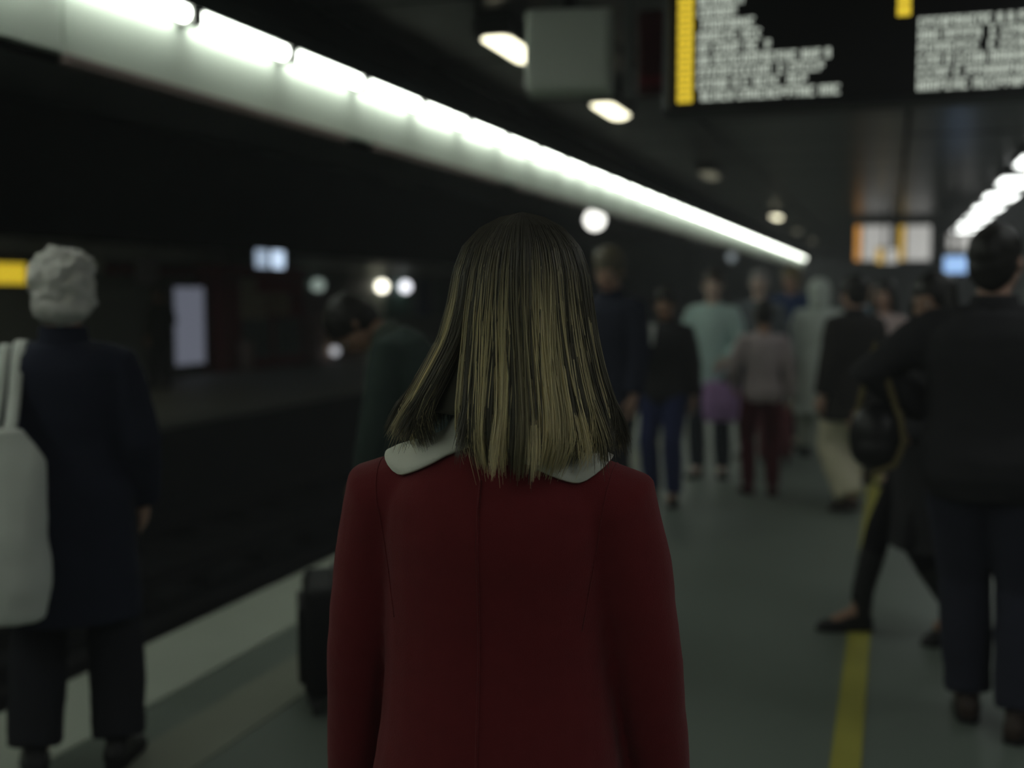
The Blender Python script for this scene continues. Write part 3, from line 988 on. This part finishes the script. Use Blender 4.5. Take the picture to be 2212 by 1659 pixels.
def hair(F, root, m, style='short', vol=1.0, amp=0.006, scale=(18, 18, 18), seed=0.0, voxel=0.007):
    k = F.k
    mb = MB()
    H = lambda p, r: mb.ellipsoid(head_point(F, p), [q * k for q in r], F.Rh, 20, 14)
    v = .012 * vol
    H((0, -.024, .150), (.076 + v, .094 + v, .086 + v))
    H((0, -.045, .105), (.070 + v, .066 + v, .075 + v))
    if style == 'short':
        H((0, -.06, .065), (.056 + v * .5, .045 + v * .5, .05))
    if style in ('long', 'bob'):
        L = .20 if style == 'long' else .07
        pts = [head_point(F, p) for p in ((0, -.055, .12), (0, -.07, .05), (0, -.085, -.03))]
        if style == 'long':
            pts.append(F.neckb + F.Rl @ (Vector((0, -.095, -.10)) * k))
            mb.tube(pts, [x * k for x in (.085, .088, .085, .06)], 18, ref=tuple(F.Rh @ Vector((0, 1, 0))), flat=.55)
        else:
            mb.tube(pts, [x * k for x in (.088, .092, .08)], 18, ref=tuple(F.Rh @ Vector((0, 1, 0))), flat=.6)
        for sx in (-1, 1):
            q = [head_point(F, p) for p in ((sx * .07, 0, .17), (sx * .086, .015, .10), (sx * .084, .01, .0), (sx * .08, 0, -.05 if style == 'bob' else -.12))]
            mb.tube(q, [x * k for x in (.02, .024, .026, .014)], 10)
    if style == 'bun':
        H((0, -.105, .215), (.042, .042, .038))
        H((0, -.06, .065), (.05, .04, .045))
    me = remesh(mb, voxel, 2)
    wrinkle(me, amp, scale, seed)
    return link('hair', me, m, root)


def cloth(name, col, rough=0.85, sheen=0.0, amt=0.12):
    return mat(name, col, rough, 0.15, amt, 12.0, 0.25, 0.0, sheen)


def person(label, loc, rz, group=None):
    return empty('person', label, 'person', (loc[0], loc[1], 0.012 if loc[0] < -2.05 and loc[0] > EDGE else 0.003), math.radians(rz), group)


m_shoe_k = mat('black_leather', (.015, .015, .016), .4, .4)
m_shoe_b = mat('brown_leather', (.05, .03, .02), .45, .4)
m_black_c = cloth('black_wool', (.034, .034, .037))
m_navy = cloth('navy_wool', (.026, .030, .052))
m_darktr = cloth('charcoal_trousers', (.030, .031, .038))
m_hair_k = mat('hair_black', (.018, .017, .015), .5, .4)
m_hair_b = mat('hair_brown', (.04, .028, .018), .5, .4, .3, 25)
m_hair_g = mat('hair_grey', (.86, .88, .78), .6, .3, .3, 22)

# ------------------------------------------------------------------ the woman in the red coat
HX, HY = -0.545, 1.575
hero = person('woman seen from behind in a red coat with white collar and shoulder-length hair', (HX, HY), 5)
hero.location.z = 0.003
HF = Fig(height=1.605, girth=0.98, sh=(0.188, 1.312), neck=1.376, head=(4, 0, 0), wristL=(-.270, .05, .775), wristR=(.258, .05, .775), chin_dx=.022,
         poleL=(-.6, -1, 0), poleR=(.6, -1, 0), footL=(.02, .0), footR=(-.02, .04))
m_coat = mat('red_wool', (0.20, 0.026, 0.030), 0.9, 0.1, 0.10, 30.0, 0.35, 0.0, 0.15)
m_seam = m_coat
build_body(HF, hero, 'fair', (0.55, 0.55), voxel=0.008)
coat = top(HF, hero, m_coat, 'coat', off=0.026, hem=0.50, flare=0.18, amp=0.0022, voxel=0.006, slim=.86, smooth=14, waist=.163)
trousers(HF, hero, cloth('black_tights', (.012, .012, .014)), 0.004, 1.0, 'tights', 0.0)
shoes(HF, hero, m_shoe_k)
cm = coat.data
bv = BVHTree.FromPolygons([v.co.copy() for v in cm.vertices], [tuple(p.vertices) for p in cm.polygons])


def on_back(x, z, off=0.0008):
    h, n, _, _ = bv.ray_cast(Vector((x, -1.0, z)), Vector((0, 1, 0)))
    return h + n * off if h else None


path = [p for p in (on_back(0.0, 0.54 + 0.018 * i) for i in range(41)) if p]
obj('back_seam', MB().tube(path, 0.0018, 6, round_ends=False), m_seam, coat, True)
for sx in (-1, 1):
    # armhole seam: where a slanting plane through the shoulder cuts the coat
    c0 = Vector((sx * 0.158, -0.012, 1.175))
    pts = []
    for i in range(25):
        a = math.radians(-70 + 230 * i / 24)
        d = Vector((sx * 0.16 * math.sin(a), -math.cos(a), math.sin(a))).normalized()
        h, n, _, _ = bv.ray_cast(c0 + d * 0.4, -d)
        if h and (h - c0).length < 0.17:
            pts.append(h + n * 0.0006)
    if len(pts) > 3:
        obj('sleeve_seam', MB().tube(pts, 0.0008, 6, round_ends=False), m_seam, coat, True)

# round white collar, two lobes
m_collar = cloth('ivory_collar', (0.90, 0.92, 0.80), 0.8, 0.0, 0.04)
NC = HF.neckb.copy()
CC = NC + Vector((0, 0.0, -0.10))


def collar_lobe(sx):
    ph0, ph1 = math.radians(7), math.radians(168)
    N, K = 46, 9
    upper, lower = [], []
    for i in range(N):
        t = i / (N - 1)
        ph = lerp(ph0, ph1, t)
        q = abs(2 * t - 1)
        dg_ = math.degrees(ph)
        w = (0.008 + 0.099 * sstep(6, 82, dg_)) * max(0.0, 1 - q ** 9.0) ** 0.5 + 0.002
        dv = Vector((sx * math.sin(ph), -math.cos(ph), 0))
        prof, nrm = [], []
        prof.append(NC + dv * 0.056 + Vector((0, 0.004, 0.040 if t < .8 else .03)))
        nrm.append((dv * .6 + Vector((0, 0, .8))).normalized())
        last = None
        for a in range(86, -30, -3):
            ar = math.radians(a)
            d = dv * math.cos(ar) + Vector((0, 0, math.sin(ar)))
            h, n, _, _ = bv.ray_cast(CC + d * 0.6, -d)
            if h is None:
                continue
            hd = (h - NC).dot(dv)
            if hd < 0.066 or (last and hd < last - 0.004 and a > 0):
                continue
            last = hd
            prof.append(h)
            nrm.append(n)
        L = [0.0]
        for a, b in zip(prof, prof[1:]):
            L.append(L[-1] + (b - a).length)
        ru, rl = [], []
        for j in range(K):
            s_ = 0.0 + (w + 0.030) * j / (K - 1)
            s_ = min(s_, L[-1] - 1e-4)
            b = max(1, next(ii for ii, l in enumerate(L) if l > s_))
            f = (s_ - L[b - 1]) / (L[b] - L[b - 1])
            p = prof[b - 1].lerp(prof[b], f)
            n = nrm[b - 1].lerp(nrm[b], f).normalized()
            lift = 0.010 + 0.004 * math.sin(PI * j / (K - 1))
            ru.append(p + n * lift)
            rl.append(p + n * (lift - 0.006))
        upper.append(ru)
        lower.append(rl)
    rings = [u + l[::-1] for u, l in zip(upper, lower)]
    o = obj('collar', MB().rings(rings), m_collar, coat, True)
    sm = o.modifiers.new('s', 'SMOOTH')
    sm.factor, sm.iterations = 0.5, 3
    return o


collar_lobe(-1)
collar_lobe(1)

# hair: an inner mass and many fine strands gathered into locks
ZT = 1.634
HZ = [1.634, 1.628, 1.612, 1.585, 1.55, 1.50, 1.45, 1.40, 1.355, 1.31, 1.27]
RL = [0.004, .030, .060, .084, .097, .106, .122, .152, .180, .196, .190]
RR = [0.004, .030, .060, .084, .097, .104, .112, .124, .140, .150, .146]
RB = [0.004, .030, .062, .088, .104, .113, .116, .120, .130, .146, .158]
RF = [0.004, .030, .055, .070, .072, .070, .070, .070, .070, .070, .065]
HCX, HCY = 0.032, 0.0


def hull(th, z, rho=1.0):
    s, c = math.sin(th), math.cos(th)
    zs = HZ[::-1]
    rx = table(z, zs, (RR if s > 0 else RL)[::-1])
    ry = table(z, zs, (RB if c > 0 else RF)[::-1])
    return Vector((HCX + rx * rho * s, HCY - ry * rho * c, z))


LOCKS = []
hr = random.Random(11)
THM = math.radians(132)
for i in range(66):
    th = -THM + 2 * THM * (i + hr.uniform(-.3, .3)) / 65
    LOCKS.append((th, hr.random(), hr.uniform(-1, 1), hr.uniform(0, 6.28)))
TG = math.radians(-33)


def gap(th, u, sgn):
    g = sstep(.52, 1.0, u)
    hw = math.radians(13) * g
    d = max(0.0, (th - TG) * sgn)
    W = math.radians(34)
    if d < W:
        return TG + sgn * (hw + d * (W - hw) / W)
    return th


verts, faces, cols = [], [], []
NSEG = 15
for li, (lth, lt, lsw, lph) in enumerate(LOCKS):
    deg = math.degrees(lth)
    ztip = table(deg, [-130, -95, -60, -38, -15, 10, 40, 75, 110, 130], [1.325, 1.320, 1.316, 1.324, 1.294, 1.284, 1.292, 1.304, 1.306, 1.308]) + hr.uniform(-.008, .008)
    bright = 0.35 + 1.1 * lt ** 1.3 if hr.random() > .5 else 0.03
    flip = hr.uniform(-1, 1)
    for k in range(92):
        wdth = math.radians(3.9) * hr.gauss(0, 1)
        u0 = max(0.0, hr.uniform(-.3, .34))
        rho = 1.0 - 0.13 * hr.random() ** 1.5 + 0.012 * hr.gauss(0, 1)
        tip = ztip + 0.016 * hr.gauss(0, .7)
        tone = max(.05, bright * hr.uniform(.7, 1.25)) 
        fly = hr.gauss(0, 1) * (0.006 if hr.random() > .08 else .012)
        pts = []
        for j in range(NSEG):
            f = j / (NSEG - 1)
            u = u0 + (1 - u0) * f
            # descend quickly over the crown, evenly below it
            z = ZT - (ZT - tip) * (u ** 1.45)
            th = lth + wdth * (1.3 - .9 * sstep(.3, .95, u)) + math.radians(1.6) * lsw * math.sin(3.2 * u + lph)
            th = gap(th, u, 1 if lth + wdth * .5 >= TG else -1)
            p = hull(th, z, rho + fly * u * u)
            e = sstep(.88, 1.0, u)
            rad = Vector((math.sin(th), -math.cos(th), 0))
            p += rad * (-0.022 * e * e if flip < .55 else 0.012 * e)
            hit, n, _, dist = bv.find_nearest(p)
            if hit and ((p - hit).dot(n) < 0.012) and p.z < 1.36:
                p = hit + n * 0.014
            pts.append(p)
        rr = 0.00085
        o = len(verts)
        for j, p in enumerate(pts):
            T = (pts[min(j + 1, NSEG - 1)] - pts[max(j - 1, 0)]).normalized()
            a = T.cross(Vector((0.3, 1, 0.1))).normalized()
            b = T.cross(a)
            r = rr * (1 if j < NSEG - 3 else (.8, .55, .2)[j - NSEG + 3])
            u = u0 + (1 - u0) * j / (NSEG - 1)
            mixf = sstep(.18, .72, u) * tone * .85
            mixf = min(1.15, mixf)
            c = (lerp(.085, .86, mixf), lerp(.080, .75, mixf), lerp(.062, .42, mixf), 1)
            for q in range(3):
                an = 2 * PI * q / 3
                verts.append(p + a * r * math.cos(an) + b * r * math.sin(an))
                cols.append(c)
        for j in range(NSEG - 1):
            for q in range(3):
                q2 = (q + 1) % 3
                faces.append((o + j * 3 + q, o + j * 3 + q2, o + j * 3 + 3 + q2, o + j * 3 + 3 + q))
# inner mass
rings = []
for j in range(22):
    z = 1.6325 - (1.6325 - 1.345) * (j / 21) ** 1.3
    rings.append([hull(2 * PI * q / 48 - PI, z, 0.885 if j < 16 else 0.885 - .02 * (j - 15)) for q in range(48)])
inner = MB().rings(rings)
hm = bpy.data.meshes.new('hair')
hm.from_pydata([tuple(v) for v in verts], [], faces)
at_ = hm.color_attributes.new('tone', 'FLOAT_COLOR', 'POINT')
at_.data.foreach_set('color', np.array(cols, dtype=np.float32).ravel())
m_strand = mat('highlighted_hair', (.1, .08, .04), 0.42, 0.35, attr='tone')
ho = link('hair', hm, m_strand, hero)
ho['kind'] = 'stuff'
link('hair_underlayer', remesh(inner, 0.006, 2), mat('hair_root_brown', (.085, .080, .062), .6, .25), hero)

# ------------------------------------------------------------------ grey-haired man with the tote bag
LX, LY = -2.43, 2.90
p = person('grey-haired man in a navy jacket seen from behind beside the platform edge', (LX, LY), 30)
F = Fig(height=1.62, girth=1.0, head=(2, 6, 0), footL=(-.03, 0), footR=(.03, .04), wristR=(.22, .10, .88), sh=(.165, 1.375))
build_body(F, p, 'fair')
trousers(F, p, m_darktr, .034)
lj = top(F, p, m_navy, 'jacket', .030, .52, .06, amp=.004, collar=m_navy)
hair(F, p, m_hair_g, 'short', 2.2, .020, (28, 28, 28), 3)
hn = MB()
hn.ellipsoid(head_point(F, (0, -.075, .062)), (.088, .058, .042), F.Rh)
me = remesh(hn, .006, 1)
wrinkle(me, .006, (30, 30, 30))
link('nape_hair', me, m_hair_g, p)
shoes(F, p, m_shoe_k)

m_tote = cloth('pale_canvas', (0.82, 0.87, 0.82), .85, 0, .06)
tt = empty('tote_bag', 'pale canvas tote bag hanging from the shoulder of the grey-haired man', 'bag', (LX, LY, 0.012), math.radians(30))
mb = MB()
rings = []
for z, w, d, xo in ((.555, .12, .05, 0), (.57, .155, .075, 0), (.66, .175, .085, .0), (.80, .172, .078, 0), (.95, .165, .055, .008), (1.03, .150, .036, .02), (1.08, .11, .026, .03), (1.12, .06, .02, .035)):
    rings.append([(-.165 + xo + w * .86 * math.copysign(abs(math.cos(a)) ** .6, math.cos(a)), -.262 + d * math.sin(a), z) for a in [2 * PI * i / 28 for i in range(28)]])
mb.rings(rings)
me = remesh(mb, .009, 2)
wrinkle(me, .010, (9, 9, 5), 4)
link('sack', me, m_tote, tt)


def ribbon(mb, path, axis, w, t):
    axis = Vector(axis)
    rings = []
    for i_, p_ in enumerate(path):
        T = (path[min(i_ + 1, len(path) - 1)] - path[max(i_ - 1, 0)]).normalized()
        n_ = T.cross(axis).normalized()
        rings.append([p_ + axis * w / 2 + n_ * t / 2, p_ - axis * w / 2 + n_ * t / 2, p_ - axis * w / 2 - n_ * t / 2, p_ + axis * w / 2 - n_ * t / 2])
    return mb.rings(rings)


jb = BVHTree.FromPolygons([v.co.copy() for v in lj.data.vertices], [tuple(q.vertices) for q in lj.data.polygons])
for xs, yb in ((-.165, -.255), (-.120, -.235)):
    pth = [Vector((xs - .01, yb, 1.075))]
    for z in (1.14, 1.20, 1.26):
        h = jb.ray_cast(Vector((xs, -1, z)), Vector((0, 1, 0)))[0]
        pth.append(Vector((xs, min(h.y - .008 if h else -.15, lerp(yb, -.10, (z - 1.075) / .2)), z)))
    for y in [-.10 + .02 * i_ for i_ in range(12)]:
        h = jb.ray_cast(Vector((xs, y, 2)), Vector((0, 0, -1)))[0]
        if h and h.z > 1.2:
            pth.append(Vector((xs, y, h.z + .006)))
    pth.append(Vector((xs, pth[-1].y + .02, pth[-1].z - .06)))
    pth.append(Vector((xs, pth[-1].y + .005, pth[-1].z - .12)))
    obj('strap', ribbon(MB(), pth, (1, 0, 0), .036, .005), m_tote, tt, True)

# ------------------------------------------------------------------ man bending over the suitcase
p = person('dark-haired man in a dark green jacket bending forward over a suitcase', (-1.78, 4.43), 100)
F = Fig(height=1.68, girth=1.04, lean=38, head=(34, 12, 0), wristL=(-.20, .30, .74), wristR=(.20, .30, .74), footL=(0, .10), footR=(0, -.10), poleL=(-.4, -1, .2), poleR=(.4, -1, .2))
build_body(F, p, 'tan')
trousers(F, p, m_darktr, .022)
top(F, p, cloth('dark_green_cotton', (.055, .080, .072)), 'jacket', .028, .78, .05, amp=.005, collar=cloth('grey_green_collar', (.10, .12, .10)))
hair(F, p, m_hair_k, 'short', 1.4, .008, (22, 22, 22), 9)
shoes(F, p, m_shoe_k)
sc = empty('suitcase', 'black upright suitcase standing on the platform below the bending man', 'suitcase', (-1.945, 3.74, 0.003), math.radians(30))
m_case = mat('black_nylon_case', (.012, .012, .014), .6, .3, .1, 10, .2)
obj('shell', MB().box((0, 0, .265), (.24, .36, .41), bev=.035), m_case, sc, True)
obj('front_pocket', MB().box((-.125, 0, .25), (.03, .28, .28), bev=.012), m_case, sc, True)
obj('handle', MB().tube([(0, -.09, .465), (0, -.085, .500), (0, 0, .508), (0, .085, .500), (0, .09, .465)], .011, 10), mat('grey_handle', (.16, .17, .17), .4, .5), sc, True)
for sx in (-1, 1):
    for sy in (-1, 1):
        obj('wheel', MB().tube([(sx * .08 - .012, sy * .14, .03), (sx * .08 + .012, sy * .14, .03)], .03, 14, ref=(0, 0, 1), round_ends=False), m_rod, sc, True)
        obj('wheel_bracket', MB().box((sx * .08, sy * .14, .058), (.05, .05, .03)), m_rod, sc)

# ------------------------------------------------------------------ man in black, hand on hip
RX, RY = 0.325, 4.20
p = person('broad man in a black jacket seen from behind with one hand on his hip', (RX, RY), -8)
F = Fig(height=1.74, girth=1.14, head=(0, -14, 0), wristL=(-.205, .10, 1.08), poleL=(-1, -.35, .25), footL=(.05, .12), footR=(.02, -.02), toe=(6, -14))
build_body(F, p, 'fair', palms=((1, .2, 0), None))
trousers(F, p, cloth('dark_denim', (.034, .036, .055)), .024)
top(F, p, m_black_c, 'jacket', .034, .80, .05, amp=.005, collar=m_black_c)
hair(F, p, m_hair_k, 'short', .7, .004, (24, 24, 24), 2)
shoes(F, p, m_shoe_b)
bg = empty('shoulder_bag', 'black bag with a tan strap hung on the elbow of the man in black', 'bag', (RX, RY, 0.003), math.radians(-8))
mb = MB()
mb.ellipsoid((-.37, -.015, 1.01), (.10, .075, .125), None, 22, 16)
mb.ellipsoid((-.37, -.015, .97), (.095, .08, .08), None, 22, 16)
link('pouch', remesh(mb, .008, 2), m_shoe_k, bg)
obj('strap', MB().tube([(-.29, -.04, 1.07), (-.33, -.045, 1.20), (-.385, -.035, 1.345), (-.42, -.02, 1.19), (-.45, -.015, 1.05)], .012, 8, flat=.4), mat('tan_leather', (.16, .13, .06), .6), bg, True)
obj('trim', MB().tube([(-.29, -.05, 1.10), (-.272, -.06, 1.0), (-.30, -.075, .92), (-.37, -.085, .885)], .012, 8, flat=.5), mat('tan_leather', (.16, .13, .06), .6), bg, True)

# ------------------------------------------------------------------ woman in the long black coat
p = person('dark-haired woman in a long black coat and boots striding past the man in black', (0.17, 5.28), 112)
F = Fig(height=1.63, head=(8, 30, 0), footL=(0, -.10), footR=(.02, .30), heelL=.03, toe=(8, -6), drop=.035, wristL=(-.20, .20, .95), wristR=(.18, .22, 1.0))
build_body(F, p, 'tan')
top(F, p, m_black_c, 'coat', .026, .46, .10, amp=.004, collar=m_black_c)
trousers(F, p, cloth('black_tights', (.012, .012, .014)), .006, .9, 'tights', 0)
hair(F, p, m_hair_k, 'bob', 1.2, .006, (20, 20, 8), 5)
shoes(F, p, m_shoe_k, .72)

# ------------------------------------------------------------------ others along the platform
p = person('person in a dark coat and wide beige trousers walking down the platform', (-0.26, 8.30), 40)
F = Fig(height=1.66, head=(6, 0, 0), footL=(0, -.12), footR=(.03, .22), heelL=.03, drop=.025, girth=1.05)
build_body(F, p, 'fair')
trousers(F, p, cloth('beige_cotton', (.72, .68, .50)), .045)
top(F, p, cloth('dark_brown_coat', (.034, .032, .030)), 'coat', .032, .68, .10, amp=.005, collar=m_black_c)
hair(F, p, m_hair_k, 'short', 1.2, .006, seed=11)
shoes(F, p, m_shoe_b)

p = person('dark-haired woman in a pale pink top between the dark coats', (-0.07, 9.49), 140)
F = Fig(height=1.62, head=(4, 20, 0), footR=(0, .08))
build_body(F, p, 'fair')
trousers(F, p, m_darktr, .02)
top(F, p, cloth('pale_pink_cotton', (.58, .46, .46)), 'blouse', .018, .84, .03, amp=.005)
hair(F, p, m_hair_k, 'long', 1.1, .006, (20, 20, 8), 15)
shoes(F, p, m_shoe_k)

p = person('tall brown-haired man in a dark navy jacket, looking down', (-1.66, 6.86), 160)
F = Fig(height=1.79, girth=0.98, head=(16, 18, 0), wristL=(-.21, .06, .86))
build_body(F, p, 'fair')
trousers(F, p, m_darktr, .022)
top(F, p, m_navy, 'jacket', .028, .78, .04, collar=m_navy)
hair(F, p, mat('hair_light_brown', (.12, .105, .07), .5, .4, .3, 25), 'short', 1.5, .009, (22, 22, 22), 21)
shoes(F, p, m_shoe_k)

p = person('person in a black jacket and blue jeans holding up a white paper cup', (-1.56, 8.15), 172)
F = Fig(height=1.55, head=(6, 8, 0), wristR=(.10, .27, 1.26), poleR=(.5, -.3, -1), footL=(.0, .06))
build_body(F, p, 'tan', curl=(.5, .95), palms=(None, (-1, 0, .1)))
trousers(F, p, cloth('blue_denim', (.035, .045, .13)), .022)
top(F, p, m_black_c, 'jacket', .03, .80, .04, collar=m_black_c)
hair(F, p, m_hair_k, 'short', 1.2, .007, seed=31)
shoes(F, p, m_shoe_k)
hp = p.matrix_basis @ (F.wrR + (F.wrR - F.elbR).normalized() * .075 + Vector((-.028, 0, .02)))
cu = empty('paper_cup', 'white paper cup held up by the person in blue jeans', 'cup', (hp.x, hp.y, hp.z - .05))
obj('wall', MB().tube([(0, 0, 0), (0, 0, .13)], [.040, .054], 18, round_ends=False), mat('white_card', (.85, .9, .85), .6), cu, True)
obj('lid', MB().tube([(0, 0, .129), (0, 0, .138), (0, 0, .148)], [.057, .057, .046], 18, round_ends=False), mat('white_card', (.85, .9, .85), .6), cu, True)

p = person('person in a pale aqua jacket carrying a purple bag', (-1.42, 9.47), 176)
F = Fig(height=1.70, girth=.9, head=(4, 6, 0), wristL=(-.17, .22, .98), footR=(0, .06))
build_body(F, p, 'pale', curl=(.9, .5))
trousers(F, p, cloth('slate_cotton', (.05, .06, .075)), .024)
top(F, p, cloth('aqua_nylon', (.52, .70, .68)), 'jacket', .028, .76, .05, amp=.007)
hair(F, p, m_hair_b, 'short', .8, .005, seed=41)
shoes(F, p, m_shoe_k)
hp = p.matrix_basis @ (F.wrL + (F.wrL - F.elbL).normalized() * .09)
bg = empty('purple_bag', 'purple shopping bag hanging from the hand of the aqua-jacketed person', 'bag', (hp.x, hp.y, hp.z - .44), math.radians(10))
m_purp = mat('purple_plastic', (.48, .30, .60), .5)
mb = MB()
mb.rings([[(w * math.copysign(abs(math.cos(a)) ** .5, math.cos(a)), d * math.copysign(abs(math.sin(a)) ** .6, math.sin(a)), z) for a in [2 * PI * i / 24 for i in range(24)]] for z, w, d in ((0, .13, .05), (.02, .145, .06), (.16, .15, .06), (.28, .145, .03), (.32, .14, .012))])
me = remesh(mb, .01, 2)
wrinkle(me, .008, (12, 12, 8), 6)
link('sack', me, m_purp, bg)
for sy in (-.012, .012):
    obj('handle', MB().tube([(-.06, sy, .30), (-.045, sy * .6, .40), (0, sy * .3, .442), (.045, sy * .6, .40), (.06, sy, .30)], .006, 8), m_purp, bg, True)

p = person('short dark-haired person in a mauve top and dark red trousers, seen from behind', (-0.92, 8.68), 15)
F = Fig(height=1.46, girth=.88, head=(6, 0, 0), wristL=(-.22, .2, .95), footL=(0, .06))
build_body(F, p, 'tan')
trousers(F, p, cloth('dark_red_cotton', (.10, .015, .022)), .02)
top(F, p, cloth('mauve_knit', (.52, .45, .46)), 'sweater', .024, .82, .03, amp=.006)
hair(F, p, m_hair_k, 'bun', 1.0, .005, seed=51)
shoes(F, p, cloth('dark_red_canvas', (.08, .01, .016)))

p = person('pale-faced person in a grey top behind the short dark-haired one', (-1.18, 10.71), 178)
F = Fig(height=1.73)
build_body(F, p, 'pale')
trousers(F, p, m_darktr, .022)
top(F, p, cloth('grey_blue_knit', (.15, .17, .19)), 'sweater', .026, .84, .02)
hair(F, p, mat('hair_pale_grey', (.40, .38, .38), .6, .3, .3, 22), 'short', .8, .005, seed=61)
shoes(F, p, m_shoe_k)

p = person('sandy-haired person in a blue anorak in the far crowd', (-0.97, 11.62), 165)
F = Fig(height=1.78, girth=1.06)
build_body(F, p, 'fair')
trousers(F, p, m_darktr, .022)
top(F, p, cloth('blue_nylon', (.03, .06, .16)), 'anorak', .036, .72, .05, amp=.007)
hair(F, p, mat('hair_sandy', (.22, .18, .10), .55, .3, .3, 22), 'short', 1.6, .006, seed=71)
shoes(F, p, m_shoe_k)

p = person('person in a long pale grey raincoat with the hood up, far down the platform', (-0.66, 10.95), 10)
F = Fig(height=1.64)
build_body(F, p, 'fair')
trousers(F, p, cloth('pale_trousers', (.5, .55, .47)), .03)
o = top(F, p, cloth('pale_grey_nylon', (.72, .80, .74)), 'raincoat', .034, .42, .06, amp=.006)
hd = MB()
hd.ellipsoid(head_point(F, (0, -.03, .135)), (.105, .115, .118), F.Rh)
hd.ellipsoid(head_point(F, (0, -.06, .03)), (.10, .08, .09), F.Rh)
link('hood', remesh(hd, .01, 2), cloth('pale_grey_nylon', (.72, .80, .74)), o)
shoes(F, p, m_shoe_k)

p = person('person in a light blue shirt among the far crowd under the hanging signs', (-0.22, 13.2), 175)
F = Fig(height=1.66)
build_body(F, p, 'tan')
trousers(F, p, m_darktr, .022)
top(F, p, cloth('light_blue_cotton', (.26, .36, .44)), 'shirt', .018, .84, .02)
hair(F, p, m_hair_k, 'short', 1.0, .005, seed=81)
shoes(F, p, m_shoe_k)

rc = empty('trolley_case', 'small dull red trolley case standing beside the hooded raincoat', 'suitcase', (-0.98, 10.35, .003), math.radians(8))
m_rc = mat('dull_red_nylon', (.20, .05, .06), .6)
obj('shell', MB().box((0, 0, .29), (.30, .20, .46), bev=.03), m_rc, rc, True)
obj('pocket', MB().box((0, -.105, .25), (.24, .03, .28), bev=.01), m_rc, rc, True)
obj('handle', MB().tube([(-.07, .07, .5), (-.07, .07, .80), (-.05, .07, .815), (.05, .07, .815), (.07, .07, .80), (.07, .07, .5)], .009, 8), m_rod, rc, True)
for sx in (-1, 1):
    for sy in (-1, 1):
        obj('wheel', MB().tube([(sx * .11 - .012, sy * .06, .03), (sx * .11 + .012, sy * .06, .03)], .03, 14, ref=(0, 0, 1), round_ends=False), m_rod, rc, True)
        obj('wheel_bracket', MB().box((sx * .11, sy * .06, .055), (.04, .04, .03)), m_rod, rc)

p = person('lone person in dark clothes waiting on the platform across the tracks', (-11.14, 15.53), 70)
F = Fig(height=1.64, head=(10, 0, 0), wristR=(.14, .2, 1.05), footL=(0, .08))
build_body(F, p, 'tan')
trousers(F, p, m_darktr, .018)
top(F, p, cloth('dark_olive_cotton', (.030, .034, .024)), 'jacket', .028, .72, .05)
hair(F, p, m_hair_k, 'short', 1.1, .006, seed=91)
shoes(F, p, m_shoe_k)
